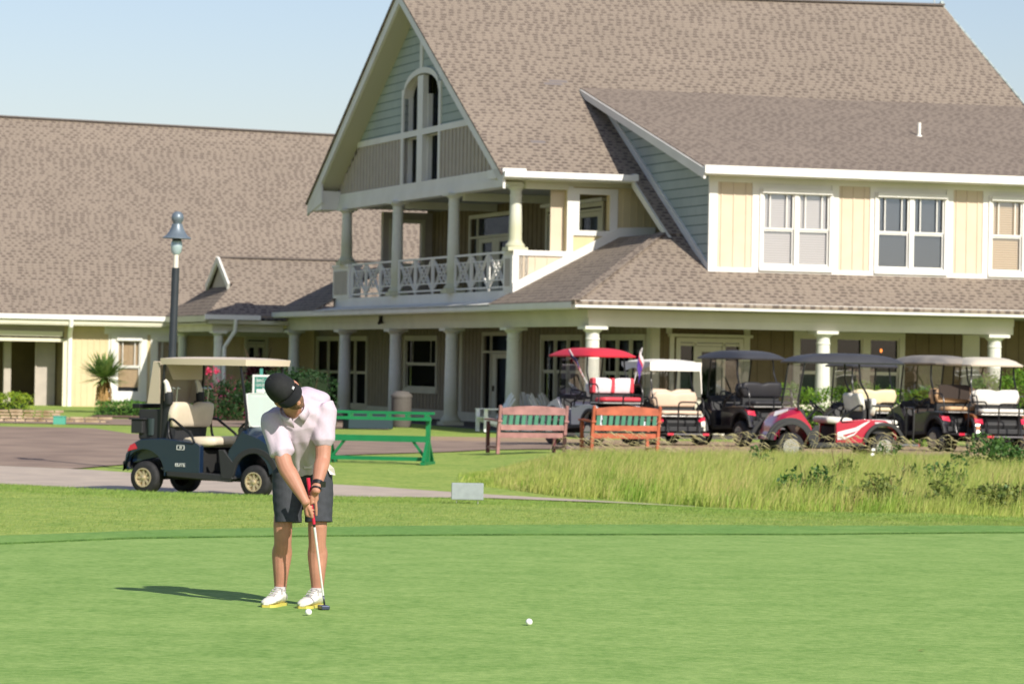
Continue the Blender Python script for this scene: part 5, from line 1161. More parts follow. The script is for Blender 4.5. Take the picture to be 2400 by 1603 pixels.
RW = 'parked golf carts in front of the porch'
SIL = paint('white_cart_paint', (.50,.52,.56), .6); REDP = paint('red_cart_paint', (.42,.012,.045), .9, .3); BLKP = paint('black_cart_paint', (.012,.010,.016), .9, .3); ORP = paint('copper_cart_paint', (.40,.13,.04), .8, .3)
REDR = mat('red_roof_plastic', (.60,.035,.055), .5); GRYR = mat('charcoal_roof_plastic', (.05,.052,.06), .5, var=.1, scale=3); CRMR = mat('ivory_roof_plastic', (.66,.60,.48), .5); CANV = mat('white_canvas_top', (.75,.73,.66), .8)
RWV = vinyl('red_and_white_vinyl', (.62,.60,.62)); REDV = vinyl('red_vinyl', (.55,.05,.07)); BLV = vinyl('black_vinyl', (.02,.02,.024)); TANV = vinyl('tan_vinyl', (.55,.36,.20)); YELV = vinyl('pale_yellow_vinyl', (.66,.56,.36)); WHV = vinyl('white_vinyl', (.68,.66,.60)); BGV = vinyl('beige_vinyl', (.62,.48,.36))
# 1 red roof
r1, z1 = cart(1392, 1050, 72.5, R(118), 'white golf cart with red roof, red and white seats and two flags', SIL, REDR, RWV, lift=.13, wr=.275, rear=True, seat2=REDV, rimm=CHROME, spokes=10, group=RW, roofx=(-.80,1.10), rearz=.05)
for o in list(bpy.data.objects):
    if o.parent == r1 and o.name.startswith('rear_seat_back'):
        o.data.materials[0] = RWV
        b = MB()
        for y in (-.5,-.03,.0,.03,.49): pass
for y in (-.46, 0, .46):
    b = MB(); b.tube([(-.80,y-.025,1.09+.13+.05+.165),(-.80,y+.025,1.09+.13+.05+.165)], .02, 6)
    b = MB(); b.box(-.80,-.64,y-.045,y+.045,1.115,1.43); b.build('red_seat_stripe', REDV, r1, bevel=.03)
def flag(parent, base, tip, cols, name, drop):
    o = empty(name, base); o.parent = parent; d = Vector(tip)-Vector(base)
    MB().tube([(0,0,0), d], .012, 6).build('flag_pole', mat('pale_pole', (.55,.55,.55), .4), o)
    for i, (c, t0, t1) in enumerate(cols):
        b = MB(); n = 6
        for k in range(n+1):
            s = k/n; p = d*(1-t0*.0)-Vector((0,0,0)); a = d*(.98-s*.0)
            for j, tt in enumerate((t0, t1)):
                q = d*(.98-.42*tt)+Vector(drop)*s+Vector((.03*math.sin(s*6+tt*3),.03*math.sin(s*5+1),-.05*math.sin(s*3)*tt)); b.v.append(tuple(q))
        for k in range(n): b.f.append((2*k,2*k+2,2*k+3,2*k+1))
        m_ = b.build('flag_stripe' if len(cols) > 1 else 'flag_cloth', c, o, recalc=False); md = m_.modifiers.new('s','SOLIDIFY'); md.thickness = .006
    return o
FB = mat('flag_navy', (.05,.05,.14), .8); FR_ = mat('flag_red', (.50,.06,.08), .8); FW = mat('flag_white', (.68,.62,.62), .8); FP = mat('flag_purple', (.10,.05,.28), .8)
o1 = flag(r1, (-.66,.56,1.30), (-.62,.98,2.02), [(FB,0,.4),(FR_,.4,.52),(FW,.52,.64),(FR_,.64,.76),(FW,.76,.88),(FR_,.88,1.0)], 'striped_flag', (-.26,-.02,-.26))
o2 = flag(r1, (-.66,-.56,1.30), (-.70,-.74,2.08), [(FW,0,.3),(FR_,.3,.5),(FP,.5,1.1)], 'purple_flag', (-.08,.03,-.36))
# 2 white canvas top
r2, z2 = cart(1553, 1050, 74.5, R(107), 'golf cart with white canvas canopy and beige rear bench', paint('ivory_cart_paint', (.62,.62,.52), .5), CANV, BGV, lift=-.02, wr=.23, rear=True, rimm=RIMG, group=RW, crown=.06, roofkind='canvas', roofx=(-.75,1.15), rearz=-.08)
b = MB()
for s in (-1, 1):
    pts = [(-.75,s*.585,1.70),(-.75,s*.59,1.79),(1.15,s*.59,1.79),(1.15,s*.585,1.70),(.8,s*.60,1.60),(.3,s*.60,1.66),(-.2,s*.60,1.60),(-.5,s*.60,1.66)]
    b.add(pts, [(0,1,2,3,4,5,6,7)])
b.add([(-.75,-.585,1.60),(-.75,.585,1.60),(-.75,.59,1.79),(-.75,-.59,1.79)], [(0,1,2,3)])
b.add([(-.76,-.585,1.70),(-.76,-.55,1.70),(-.80,-.585,1.10),(-.80,-.60,1.12)], [(0,1,2,3)])
o = b.build('canopy_valance', CANV, r2, recalc=False); md = o.modifiers.new('s','SOLIDIFY'); md.thickness = .01
# 3 black
r3, z3 = cart(1742, 1050, 74.0, R(117), 'black golf cart with charcoal roof and black quilted rear seat', BLKP, GRYR, BLV, lift=.14, wr=.28, rear=True, rimm=CHROME, group=RW, roofx=(-.85,1.15))
# 4 red cart side on
r4, z4 = cart(1940, 1070, 63.6, R(192), 'red golf cart with white swoosh, side-on behind the tall grass', REDP, GRYR, WHV, lift=.04, wr=.262, rear=True, rimm=CHROME, spokes=9, group=RW, roofx=(-1.34,.84), wb=.90, rearz=-.12, nose=-.13, th=.10)
SWO = mat('white_decal', (.68,.64,.66), .4)
b = MB(); yy = -.56-.012
b = MB(); yy = .572
def strip(pts_top, pts_bot, z=0):
    n = len(pts_top); b0 = len(b.v)
    for (x, q) in pts_top: b.v.append((x, yy, q))
    for (x, q) in pts_bot: b.v.append((x, yy, q))
    for i in range(n-1): b.f.append((b0+i, b0+i+1, b0+n+i+1, b0+n+i))
strip([(0.0,.54),(-.15,.58),(-.35,.63),(-.52,.72),(-.62,.76)], [(0.0,.50),(-.15,.50),(-.35,.56),(-.52,.67),(-.62,.745)])
strip([(0.0,.50),(-.06,.51),(-.12,.49)], [(0.0,.44),(-.06,.42),(-.12,.41)])
strip([(0.0,.44),(-.15,.455),(-.32,.52),(-.44,.62)], [(0.0,.40),(-.15,.415),(-.32,.49),(-.44,.61)])
strip([(-.72,.735),(-.9,.735),(-1.0,.70)], [(-.72,.71),(-.9,.71),(-1.0,.695)])
o = b.build('white_swoosh', SWO, r4, recalc=False); md = o.modifiers.new('s','SOLIDIFY'); md.thickness = .004
b = MB(); yy = 0; b.add([(1.15,.30,.83),(.92,.42,.935),(.88,.30,.96),(1.08,.15,.90)], [(0,1,2,3)]); o = b.build('hood_decal', SWO, r4, recalc=False); md = o.modifiers.new('s','SOLIDIFY'); md.thickness = .02
# 5 cart with pale yellow seats seen behind the red one
r5, z5 = cart(2022, 1050, 77.5, R(105), 'black golf cart with pale yellow rear seat, behind the red cart', BLKP, GRYR, YELV, lift=.10, wr=.26, rear=True, rimm=CHROME, group=RW, roofx=(-.75,1.1))
# 6 tan seats
r6, z6 = cart(2195, 1050, 73.5, R(115), 'black golf cart with tan seats and a dark towel over the back', BLKP, mat('dusty_grey_roof', (.16,.15,.14), .5, col2=(.30,.27,.23), scale=2), TANV, lift=.13, wr=.27, rear=True, rimm=CHROME, group=RW, roofx=(-.85,1.2))
b = MB(); b.add([(-.80,-.30,1.42),(-.80,.46,1.42),(-.83,.46,1.16),(-.84,-.30,1.12),(-.66,-.30,1.44),(-.66,.46,1.44)], [(0,1,2,3),(4,5,1,0)]); o = b.build('dark_towel', mat('dark_brown_cloth', (.035,.025,.02), .9), r6, recalc=False); md = o.modifiers.new('s','SOLIDIFY'); md.thickness = .012
# 7 ivory roof, white rear seat
r7, z7 = cart(2308, 1050, 73.0, R(100), 'copper-coloured golf cart with ivory roof and white rear seat', ORP, CRMR, WHV, lift=.10, wr=.27, rear=True, rimm=CHROME, group=RW, roofx=(-.8,1.2), W=1.16)
# small parked cart half hidden beyond the blue cart
# ------------------------------------------------------------------ the golfer
SKIN = mat('reddish_tan_skin', (.41,.20,.135), .5, var=.10, scale=9, bump=.05, bscale=120, spec=.35)  # reddish-tan skin colour with slight random mottling
def skin_mat():
    p = SKIN.node_tree.nodes['Principled BSDF']; p.inputs['Subsurface Weight'].default_value = .08; p.inputs['Subsurface Radius'].default_value = (.02,.008,.004); p.inputs['Subsurface Scale'].default_value = .5
skin_mat()
SHIRT = mat('pale_lilac_polo_cloth', (.51,.43,.505), .8, var=.04, scale=60, bump=.12, bscale=220, spec=.2)
SHORT_M = mat('charcoal_shorts_cloth', (.046,.050,.058), .85, var=.12, scale=30, bump=.1, bscale=200, spec=.2)
CAPM = mat('black_cap_cloth', (.016,.017,.018), .8, var=.15, scale=40, bump=.12, bscale=260, spec=.25)
SHOE = mat('white_shoe_leather', (.70,.68,.62), .5, var=.04, scale=20); YEL = mat('yellow_shoe_sole', (.56,.49,.10), .6); HAIR = mat('dark_brown_hair', (.03,.018,.012), .8, var=.3, scale=120, bump=.4, bscale=200)
BAND = mat('black_band', (.012,.012,.014), .4)
feet = at(702*1.0, 1418, 22.15)
person = empty('person', (feet.x, feet.y, 0), label='golfer in black cap, pale lilac polo and dark shorts bending over a putt', cat='person')
PO = Vector((feet.x, feet.y, 0))
def J(px, py, Y): return at(px, py, Y)-PO
def ring(c, a, b, n=16, pw=1.0):
    out = []
    for k in range(n):
        t = 2*math.pi*k/n; x, y = math.cos(t), math.sin(t)
        if pw != 1: x = math.copysign(abs(x)**pw, x); y = math.copysign(abs(y)**pw, y)
        out.append(c+a*x+b*y)
    return out
def limb(b, pts, rads, n=14, sub=4, flat=1.0, side=None):
    """smooth tapered limb along a polyline"""
    P_ = [Vector(p) for p in pts]; R_ = []; Q = []
    def cr(p0,p1,p2,p3,t): return .5*((2*p1)+(-p0+p2)*t+(2*p0-5*p1+4*p2-p3)*t*t+(-p0+3*p1-3*p2+p3)*t**3)
    m = len(P_)
    for i in range(m-1):
        for k in range(sub):
            t = k/sub; i0, i3 = max(i-1,0), min(i+2,m-1); Q.append(cr(P_[i0],P_[i],P_[i+1],P_[i3],t)); R_.append(cr(rads[i0],rads[i],rads[i+1],rads[i3],t))
    Q.append(P_[-1]); R_.append(rads[-1])
    side = side or Vector((1,0,0)); rings = []
    for i, p in enumerate(Q):
        d = (Q[min(i+1,len(Q)-1)]-Q[max(i-1,0)]).normalized(); a = (side-d*side.dot(d)).normalized(); c = d.cross(a)
        rings.append(ring(p, a*R_[i], c*R_[i]*flat, n))
    rings = [[p*1.0 for p in ring(Q[0]-(Q[1]-Q[0]).normalized()*R_[0]*.45, (rings[0][0]-Q[0])*.6, (rings[0][n//4]-Q[0])*.6, n)]]+rings
    dl = (Q[-1]-Q[-2]).normalized(); rings.append(ring(Q[-1]+dl*R_[-1]*.45, (rings[-1][0]-Q[-1])*.6, (rings[-1][n//4]-Q[-1])*.6, n))
    b.loft(rings); return b
def ball(b, c, rx, ry, rz, Mx=None, n=16, m=10):
    rings = []
    for i in range(m+1):
        t = math.pi*(i+.001)/(m+.002); z = math.cos(t); q = math.sin(t)
        pts = [Vector((rx*q*math.cos(2*math.pi*k/n), ry*q*math.sin(2*math.pi*k/n), rz*z)) for k in range(n)]
        rings.append([(c+(Mx@p if Mx else p)) for p in pts])
    b.loft(rings); return b
def remeshed(b, name, m, parent, vox, smooth=3, disp=None, fac=.5):
    o = b.build(name, m, parent, smooth=True)
    md = o.modifiers.new('r','REMESH'); md.mode = 'VOXEL'; md.voxel_size = vox; md.use_smooth_shade = True
    if smooth: sm = o.modifiers.new('s','SMOOTH'); sm.factor = fac; sm.iterations = smooth
    bpy.context.view_layer.update(); bake(o)
    if disp:
        me = o.data; co = np.zeros(len(me.vertices)*3, np.float32); me.vertices.foreach_get('co', co); co = co.reshape(-1,3); no = np.zeros_like(co).ravel(); me.vertices.foreach_get('normal', no); no = no.reshape(-1,3)
        co += no*disp(co)[:,None]; me.vertices.foreach_set('co', co.ravel().astype(np.float32)); me.update()
    o.data.polygons.foreach_set('use_smooth', [True]*len(o.data.polygons)); return o
# joints (image-left leg is his right)
hipR, kneeR, ankR = J(672,1110,22.32), J(663,1238,22.22), J(657,1378,22.30)
hipL, kneeL, ankL = J(742,1112,22.32), J(744,1240,22.20), J(744,1382,22.24)
toeR, toeL = J(622,1412,22.02), J(708,1421,21.98)
heelR, heelL = J(668,1404,22.34), J(752,1408,22.28)
shR, shL = J(641,985,22.0), J(759,958,22.04)
elR, elL = J(668,1090,21.88), J(757,1072,21.98)
wrR, wrL = J(713,1170,21.80), J(742,1143,21.84)
neck = J(692,968,21.96); head = J(671,922,21.80)
pel = J(708,1100,22.34); chest = J(700,1000,22.06); belly = J(706,1060,22.22)
l_ = Vector((.62,.10,.77)).normalized(); f_ = Vector((.50,-.80,-.23)); f_ = (f_-l_*f_.dot(l_)).normalized(); up_ = f_.cross(l_).normalized()
if up_.z < 0: up_ = -up_
HM_ = Matrix((l_, f_, up_)).transposed()                     # columns: left, forward, up
def HH(x, y, z): return head+HM_@Vector((x, y, z))
b = MB()
limb(b, [hipR+Vector((0,0,.02)), (hipR+kneeR)/2, kneeR+Vector((0,0,.05)), kneeR, kneeR-Vector((0,-.015,.10)), kneeR.lerp(ankR,.42)+Vector((0,.02,0)), kneeR.lerp(ankR,.72), ankR, ankR-Vector((0,0,.05))], [.062,.064,.062,.062,.057,.066,.052,.039,.036])
limb(b, [hipL+Vector((0,0,.02)), (hipL+kneeL)/2, kneeL+Vector((0,0,.05)), kneeL, kneeL-Vector((0,-.015,.10)), kneeL.lerp(ankL,.42)+Vector((0,.02,0)), kneeL.lerp(ankL,.72), ankL, ankL-Vector((0,0,.05))], [.062,.064,.062,.062,.057,.066,.052,.039,.036])
limb(b, [pel, belly+Vector((0,.03,0)), chest+Vector((0,.05,0)), neck+Vector((0,.04,0))], [.09,.08,.08,.055], n=18)
limb(b, [neck+Vector((.0,.04,-.02)), neck.lerp(head,.5), HH(0,-.02,-.05)], [.062,.060,.062])
limb(b, [shR, shR.lerp(elR,.5), elR, elR.lerp(wrR,.3), elR.lerp(wrR,.7), wrR, wrR+(wrR-elR).normalized()*.03], [.055,.056,.053,.053,.041,.030,.029], flat=.9)
limb(b, [shL, shL.lerp(elL,.5), elL, elL.lerp(wrL,.3), elL.lerp(wrL,.7), wrL, wrL+(wrL-elL).normalized()*.03], [.055,.055,.049,.049,.038,.029,.029], flat=.9)
0 and limb(b, [ankR, heelR.lerp(toeR,.35)+Vector((0,0,.03)), toeR+Vector((0,0,.02))], [.035,.035,.03]); 0 and limb(b, [ankL, heelL.lerp(toeL,.35)+Vector((0,0,.03)), toeL+Vector((0,0,.02))], [.035,.035,.03])
# head: skull, jaw, brow, nose, lips, ears
ball(b, HH(0,-.01,.03), .076, .095, .095, HM_); ball(b, HH(0,.025,-.045), .058, .068, .070, HM_); ball(b, HH(0,.062,-.088), .030, .026, .024, HM_)
ball(b, HH(.034,.060,-.015), .026, .022, .018, HM_); ball(b, HH(-.034,.060,-.015), .026, .022, .018, HM_); ball(b, HH(0,.072,.018), .052, .014, .012, HM_)
limb(b, [HH(0,.088,.015), HH(0,.104,-.012), HH(0,.112,-.030), HH(0,.098,-.040)], [.009,.011,.014,.011], n=10, side=l_)
ball(b, HH(.012,.098,-.036), .008,.010,.007, HM_, 10, 6); ball(b, HH(-.012,.098,-.036), .008,.010,.007, HM_, 10, 6)
ball(b, HH(0,.090,-.058), .022,.011,.006, HM_, 12, 6); ball(b, HH(0,.088,-.070), .019,.011,.007, HM_, 12, 6)
for s in (-1, 1):
    ball(b, HH(s*.087,-.014,-.012), .014, .022, .034, HM_, 12, 8)
# hands on the grip
gA = J(722,1120,21.86); gB = J(761,1420,21.95); ax = (gB-gA).normalized()
gx = (Vector((1,0,0))-ax*ax.x).normalized(); gy = ax.cross(gx)       # gy: towards / away from the camera
if gy.y > 0: gy = -gy                                               # make gy point to the camera
def G(t, ang, rad): return gA+ax*t+(gx*math.cos(ang)+gy*math.sin(ang))*rad
def hand(b, t0, side, wr):
    """side -1: palm on the image-left of the grip, fingers close round the camera side; +1 mirrored"""
    a0 = math.pi if side < 0 else 0.0; sg = -1 if side < 0 else 1
    c0 = G(t0-.045, a0, .036)+gy*.004
    limb(b, [wr, wr.lerp(c0,.5), c0, G(t0+.03, a0, .034)], [.029,.033,.036,.026], n=12, flat=.62, side=ax.cross(gx*sg).normalized())
    for k in range(4):
        t = t0-.030+k*.0215; ln = (2.3,2.6,2.5,2.05)[k] if side < 0 else (2.1,2.5,2.6,2.3)[k]; pts = []; rr_ = []
        for q in range(7):
            u = q/6; ang = a0-sg*(-.75+u*ln)*-1 if False else (a0+(-1 if side < 0 else 1)*(-.6+u*ln)*1.0)
            pts.append(G(t+.010*u, ang, .0215+.010*(1-u))); rr_.append(.0098-.0022*u)
        limb(b, pts, rr_, n=8, sub=2, side=ax)
    th = [G(t0-.055, a0+sg*.5, .034), G(t0-.02, a0+sg*.95, .030), G(t0+.018, a0+sg*1.3, .025), G(t0+.05, a0+sg*1.45, .021)]
    limb(b, th, [.014,.0125,.0115,.009], n=9, sub=3, side=gx)
hand(b, .205, -1, wrR); hand(b, .115, 1, wrL)
# index finger of the upper hand pointing down over the lower hand
limb(b, [G(.10,.3,.032), G(.15,.5,.034), G(.20,.55,.033), G(.245,.5,.026)], [.0105,.0105,.0095,.008], n=9, sub=3, side=gx)
body = remeshed(b, 'body', SKIN, person, .0042, 3, fac=.4)
# stubble beard as a thin shell on the jaw
b = MB(); ball(b, HH(0,.028,-.058), .0605, .069, .064, HM_, 18, 12); ball(b, HH(0,.066,-.093), .030,.026,.022, HM_)
bm = b.build('beard', mat('short_dark_stubble', (.10,.055,.035), .9, col2=(.20,.11,.07), scale=90, bump=.3, bscale=300), person, smooth=True)
b = MB(); ball(b, HH(0,-.016,.022), .080, .098, .090, HM_); b.build('hair', HAIR, person, smooth=True)
for s in (-1, 1):
    b = MB(); ball(b, HH(s*.031,.078,.002), .012,.008,.007, HM_, 12, 8); e = b.build('eye', mat('eye_white', (.6,.58,.55), .2), person, smooth=True)
    b = MB(); ball(b, HH(s*.031,.0845,.000), .0055,.003,.0055, HM_, 10, 6); b.build('iris', mat('dark_iris', (.03,.02,.015), .2), e, smooth=True)
    b = MB(); limb(b, [HH(s*.014,.092,.018), HH(s*.032,.090,.023), HH(s*.048,.078,.018)], [.003,.004,.003], n=6); b.build('eyebrow', HAIR, person, smooth=True)
# cap: six-panel crown with seams, button and curved bill
b = MB(); n = 48; m = 14; rings = []
for i in range(m+1):
    t = (math.pi/2)*(1-i/m)*.985; rings.append([])
    for k in range(n):
        a = 2*math.pi*k/n; seam = 1-.012*max(0, 1-abs(((a/(math.pi/3)+.5) % 1)-.5)*14)*-1 if False else 1+(-.010 if abs(((a+math.pi/2)/(math.pi/3)) % 1) < .06 or abs(((a+math.pi/2)/(math.pi/3)) % 1) > .94 else 0)
        z = .128*math.sin(t)**.92 if t > 0 else 0; q = math.cos(t)**.80
        rings[-1].append(HH(.094*q*math.cos(a)*seam, -.008+.112*q*math.sin(a)*seam, .028+z))
b.loft(rings, cap=False); b.f.append(tuple(range(n)))
cap = b.build('cap', CAPM, person, smooth=True, auto=70, recalc=True); md = cap.modifiers.new('s','SOLIDIFY'); md.thickness = .003
b = MB(); nx, ny = 18, 8
for i in range(nx+1):
    a = R(22+136*i/nx); bx, by = .094*math.cos(a), -.008+.112*math.sin(a)
    for j in range(ny+1):
        u = j/ny; reach = .080*math.sin(math.pi*i/nx)**.55
        x = bx*(1+.03*u); y = by+reach*u; z = .030-.020*u-.026*(abs(math.cos(a))**1.6)*(.4+.6*u)
        b.v.append(tuple(HH(x, y, z)))
for i in range(nx):
    for j in range(ny): q = i*(ny+1)+j; b.f.append((q, q+ny+1, q+ny+2, q+1))
bill = b.build('bill', CAPM, cap, smooth=True); md = bill.modifiers.new('s','SOLIDIFY'); md.thickness = .005
b = MB(); ball(b, HH(0,-.008,.157), .008,.008,.004, HM_, 10, 6); b.build('button', CAPM, cap, smooth=True)
b = MB(); b.v += [tuple(HH(*p)) for p in ((.040,.100,.036),(.060,.090,.036),(.057,.086,.050),(.040,.095,.050))]; b.f.append((0,1,2,3)); o = b.build('cap_badge', mat('grey_badge', (.35,.36,.37), .4, .4), cap); md = o.modifiers.new('s','SOLIDIFY'); md.thickness = .004; md.offset = 0
# polo shirt
def cloth_noise(sc, amp, st=(1,1,1), seed=0):
    def f(co):
        x, y, z = co[:,0]*st[0], co[:,1]*st[1], co[:,2]*st[2]
        return amp*(np.sin(x*sc+2*np.sin(z*sc*.31+seed)+seed)*.5+np.sin((x*.6-z)*sc*.72+np.sin(y*sc*.5)+seed*2)*.5+.35*np.sin((z*1.3+x*.8)*sc*2.1+seed))
    return f
b = MB(); X_ = Vector((1,0,0)); shax = (shL-shR).normalized()
spine = [J(712,1094,22.30), J(709,1068,22.26), J(706,1035,22.18), J(702,1005,22.10), J(700,978,22.04), J(698,958,22.00), J(694,944,21.97)]
wid = [.135,.140,.150,.172,.190,.165,.085]; dep = [.125,.128,.130,.135,.130,.105,.075]; rings = []
for i, c in enumerate(spine):
    d = (spine[min(i+1,6)]-spine[max(i-1,0)]).normalized(); t = i/6; a = (X_.lerp(shax, min(1,t*1.2))); a = (a-d*a.dot(d)).normalized(); c2 = d.cross(a)
    rings.append(ring(c, a*wid[i], c2*dep[i], 28, .92))
b.loft(rings)
def sleeve(sh, el, cuff_t, r0, r1):
    d = (el-sh); e = sh+d*cuff_t; limb(b, [sh+(chest-sh)*.35, sh+Vector((0,0,.0)), sh.lerp(e,.5), e], [r0*1.0,r0*.96,(r0+r1)/2*.96,r1*1.02], n=20, flat=.95)
    return e
cR = sleeve(shR, elR, .74, .088, .076); cL = sleeve(shL, elL, .66, .088, .076)
ball(b, J(718,935,22.10), .16,.12,.075, None, 20, 12)
limb(b, [neck+Vector((.02,.05,-.01)), neck.lerp(head,.10)+Vector((0,.02,0))], [.080,.070], n=18)
fold = cloth_noise(34, .0036, (1.0,.6,.55), 1.3)
shirt = remeshed(b, 'shirt', SHIRT, person, .0065, 4, disp=lambda co: 1.2*fold(co)+.005*np.sin((co[:,0]+.28*(co[:,2]-1.1))*78+2*np.sin(co[:,2]*9))*np.clip((1.20-co[:,2])*5,0,1)+.002*np.sin((co[:,0]*.7+co[:,2])*62+1.5*np.sin(co[:,0]*14))*np.clip((co[:,2]-1.1)*6,0,1))
# collar, placket, pocket, cuffs
b = MB()
nk = neck.lerp(head,.26)+Vector((.0,.005,-.004)); nd = (head-neck).normalized(); na = (shax-nd*shax.dot(nd)).normalized(); nc = nd.cross(na)
if nc.y > 0: nc = -nc
for s in (-1, 1):
    pts = []
    for k in range(9):
        a = R(-95+s*0)+0; t = k/8; ang = math.pi/2+s*(R(18)+t*R(155)); q = nk+na*math.cos(ang)*.083+nc*math.sin(ang)*.083
        out = (q-nk).normalized(); dr = .050 if k else .070
        b.v += [tuple(q+nd*.012), tuple(q+out*.018-nd*dr-(na*s*.0))]
    b0 = len(b.v)-18
    for k in range(8): b.f.append((b0+2*k,b0+2*k+1,b0+2*k+3,b0+2*k+2))
o = b.build('collar', SHIRT, shirt, smooth=True, recalc=False); md = o.modifiers.new('s','SOLIDIFY'); md.thickness = .004
# shorts
b = MB()
limb(b, [J(711,1082,22.31), J(711,1104,22.34), J(710,1128,22.34)], [.142,.150,.148], n=28, flat=.88)
def leg(hp, kn, px, hem, w0, w1): limb(b, [hp+Vector((0,0,.03)), hp.lerp(hem,.35), hp.lerp(hem,.7), hem], [w0*.93,w0*.94,w1*.89,w1*.855], n=24, flat=1.2)
hemR = J(676,1221,22.19); hemL = J(748,1225,22.17)
DN = Vector((0,0,-.07)); leg(J(674,1118,22.33), kneeR, 0, hemR+DN, .106, .102); leg(J(744,1120,22.33), kneeL, 0, hemL+DN, .106, .101)
cut = []
sf = cloth_noise(26, .0028, (.8,.8,1.5), 4.1)
shorts = remeshed(b, 'shorts', SHORT_M, person, .0065, 3, disp=sf)
# trim the rounded leg ends flat at the hem
bmm = bmesh.new(); bmm.from_mesh(shorts.data)
g_ = bmm.verts[:]+bmm.edges[:]+bmm.faces[:]
res_ = bmesh.ops.bisect_plane(bmm, geom=g_, plane_co=(0,0,hemR.z), plane_no=(-.03,.10,1), clear_inner=True)
bmesh.ops.holes_fill(bmm, edges=[e for e in bmm.edges if e.is_boundary])
bmm.to_mesh(shorts.data); bmm.free()
b = MB(); bl = J(711,1090,22.315); rings = [ring(bl+Vector((0,0,-.016)), Vector((.147,0,.0)), Vector((0,.130,0)), 32), ring(bl+Vector((0,0,.016)), Vector((.146,0,.0)), Vector((0,.129,0)), 32)]
b.loft(rings); b.build('belt', BAND, person, smooth=True, auto=40)
b = MB(); q = J(722,1092,22.16); b.box(-.03,.03,-.006,.0,-.018,.018, Matrix.Translation(q)); b.build('belt_buckle', mat('steel_buckle', (.45,.45,.44), .3, .9), person, bevel=.003)
b = MB(); q = J(770,1086,22.24); b.add([q, q+Vector((.035,-.01,-.03)), q+Vector((.045,0,-.075)), q+Vector((.012,-.01,-.07)), q+Vector((-.005,0,-.035))], [(0,1,2,3,4)]); o = b.build('glove', mat('white_glove_leather', (.65,.62,.56), .6), person); md = o.modifiers.new('s','SOLIDIFY'); md.thickness = .014
# watch and wristband on his left wrist
d = (wrL-elL).normalized(); a = (X_-d*X_.dot(d)).normalized(); c = d.cross(a)
b = MB(); q = elL.lerp(wrL,.86); b.loft([ring(q-d*.014, a*.036, c*.033, 24), ring(q+d*.014, a*.0345, c*.0315, 24)]); w_ = b.build('watch', BAND, person, smooth=True, auto=40)
b = MB(); b.box(-.018,.018,-.008,.008,-.019,.019, Matrix.Translation(q+a*.030-c*.0*.01+Vector((.006,-.012,0)))@Matrix.Rotation(R(35),4,'Z')); b.build('watch_case', mat('dark_glass', (.01,.01,.012), .1, spec=.8), w_, bevel=.004)
b = MB(); q = elL.lerp(wrL,1.04); b.loft([ring(q-d*.006, a*.034, c*.031, 24), ring(q+d*.006, a*.0335, c*.031, 24)]); b.build('wristband', BAND, person, smooth=True, auto=40)
# shoes
def shoe(heel, toe, ank, nm):
    o = empty('shoe', (0,0,0)); o.parent = person
    h = Vector((heel.x, heel.y, 0)); t = Vector((toe.x, toe.y, 0)); d = (t-h).normalized(); L = .292; h = (h+t)/2-d*L/2+d*.012; s = Vector((-d.y, d.x, 0)); b = MB(); rings = []
    prof = [(0,.030,.06,.020),(.03,.036,.078,.02),(.10,.038,.092,.02),(.17,.038,.082,.02),(.24,.042,.066,.02),(.32,.046,.058,.02),(.40,.048,.052,.018),(.46,.043,.044,.018),(.495,.025,.034,.018)]
    prof = [(x*L/.5, w*1.08, z*1.25+.006, g) for x, w, z, g in prof]
    for x, w, z, g in prof:
        c = h+d*x; rings.append([c+s*w*math.cos(q)*(1 if math.sin(q) < .1 else .86)+Vector((0,0,g+(z-g)*(math.sin(q)*.5+.5)**.8)) for q in [2*math.pi*k/18 for k in range(18)]])
    b.loft(rings); up = b.build('upper', SHOE, o, smooth=True, auto=60)
    b = MB(); rings = []
    for x, w, z, g in prof:
        c = h+d*x; w2 = w*1.0; rings.append([c-s*w2+Vector((0,0,.006)), c+s*w2+Vector((0,0,.006)), c+s*w2*.97+Vector((0,0,.023)), c-s*w2*.97+Vector((0,0,.023))])
    b.loft(rings); b.build('sole', YEL, o, smooth=True, auto=40)
    b = MB()
    for k in range(5):
        x = .10+k*.028; c = h+d*(x+.0); zt = .128-k*.0115; b.bar(c-s*.026+Vector((0,0,zt-.008)), c+s*.026+Vector((0,0,zt-.006)), .006, .006)
    b.tube([h+d*.10+Vector((0,0,.104)), h+d*.09+s*.03+Vector((0,0,.118)), h+d*.12+s*.045+Vector((0,0,.085))], .003, 5); b.tube([h+d*.10+Vector((0,0,.104)), h+d*.11-s*.03+Vector((0,0,.112)), h+d*.13-s*.04+Vector((0,0,.08))], .003, 5)
    b.build('laces', mat('grey_laces', (.42,.40,.40), .7), o)
    b = MB(); c = h+d*.055+Vector((0,0,.105)); b.loft([ring(c, d*.052, s*.036, 20), ring(c+Vector((0,0,.022)), d*.046, s*.034, 20)]); b.build('ankle_padding', mat('pale_grey_padding', (.5,.48,.48), .8), o, smooth=True, auto=50)
    b = MB(); c = Vector((ank.x, ank.y, .09)); b.loft([ring(c, X_*.037, Vector((0,.039,0)), 20), ring(c+Vector((0,0,.045)), X_*.036, Vector((0,.037,0)), 20)]); b.build('sock', mat('white_sock', (.6,.58,.56), .9), o, smooth=True, auto=50)
shoe(heelR, toeR, ankR, 'r'); shoe(heelL, toeL, ankL, 'l')

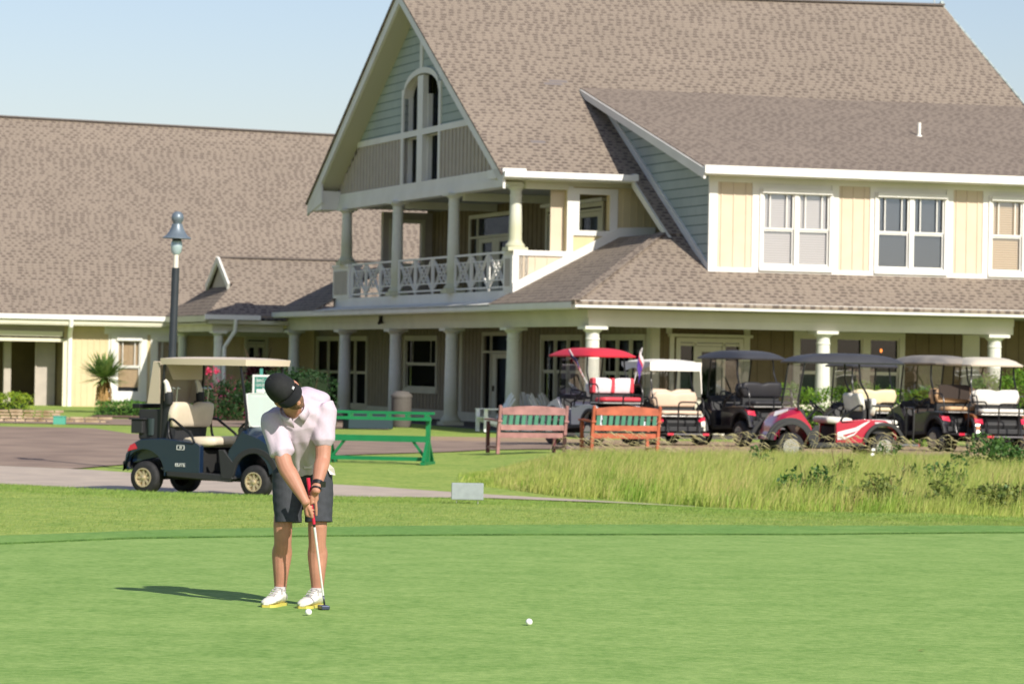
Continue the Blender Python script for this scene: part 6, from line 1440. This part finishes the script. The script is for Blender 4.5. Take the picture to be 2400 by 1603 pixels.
# ------------------------------------------------------------------ putter and balls
put = empty('putter', (PO.x, PO.y, 0), label='steel putter with red grip held in both hands over the ball', cat='putter')
MB().tube([gA, gA+ax*.14, gA+ax*.30], [.0125,.0135,.0105], 12).build('grip', mat('red_putter_grip', (.50,.015,.05), .5), put, smooth=True, auto=50)
MB().tube([gA+ax*.30, gA+ax*.325], [.009,.0075], 10).build('ferrule', BAND, put)
end = gB-ax*.01; st = gA+ax*.32
MB().tube([st, st.lerp(end,.3), st.lerp(end,.88)], [.0085,.0075,.0062], 12).build('shaft', mat('polished_steel_shaft', (.80,.80,.80), .35, .35), put, smooth=True, auto=50)
MB().tube([st.lerp(end,.88), end], [.0066,.0062], 10).build('hosel', mat('dark_steel', (.12,.13,.15), .35, .8), put, smooth=True)
hb = gB; MB().box(-.03,.025,-.055,.055,.008,.034, Matrix.Translation(Vector((hb.x-.004, hb.y, 0)))@Matrix.Rotation(R(18),4,'Z')).build('head', mat('slate_blue_head', (.06,.075,.12), .35, .6), put, bevel=.005)
def golf_ball(px, py, Y, label):
    p = at(px, py, Y); b = MB(); c = bpy.data.meshes.new('golf_ball'); bm_ = bmesh.new(); bmesh.ops.create_icosphere(bm_, subdivisions=4, radius=.0214)
    bm_.to_mesh(c); bm_.free(); c.polygons.foreach_set('use_smooth', [True]*len(c.polygons))
    m = mat('white_ball_urethane', (.80,.80,.78), .3, spec=.5)
    if not m.get('dim'):
        m['dim'] = 1; n = m.node_tree.nodes; l = m.node_tree.links; tc = n.new('ShaderNodeTexCoord'); v = n.new('ShaderNodeTexVoronoi'); v.inputs['Scale'].default_value = 320; l.new(tc.outputs['Object'], v.inputs['Vector'])
        bp = n.new('ShaderNodeBump'); bp.inputs['Strength'].default_value = .4; bp.inputs['Distance'].default_value = .001; l.new(v.outputs['Distance'], bp.inputs['Height']); l.new(bp.outputs[0], n['Principled BSDF'].inputs['Normal'])
    c.materials.append(m); o = bpy.data.objects.new('golf_ball', c); COL.objects.link(o); t = (0.0214+.006-H)/ray(px,py).z; q = CAM+ray(px,py)*t; o.location = (q.x, q.y, .0214+.006); tag(o, label, 'golf ball', 'white golf balls on the green')
golf_ball(723, 1434, 21.5, 'white golf ball just in front of the golfer toe and putter head')
golf_ball(1240, 1457, 21.0, 'white golf ball alone on the green right of the golfer')
p = at(2150,1523,18.6); z = .012
q = CAM+ray(2150,1523)*((z-H)/ray(2150,1523).z); b = MB(); b.add([(0,0,0),(.03,.012,.004),(.055,.004,.002),(.035,-.018,.006),(.012,-.014,.001)], [(0,1,2,3,4)]); o = b.build('ball_mark', mat('orange_brown_mark', (.28,.14,.04), .8), None, recalc=False); o.location = q; tag(o, 'small orange-brown ball mark on the green at lower right', 'leaf')  # flat patch standing for an orange-brown ball mark in the turf
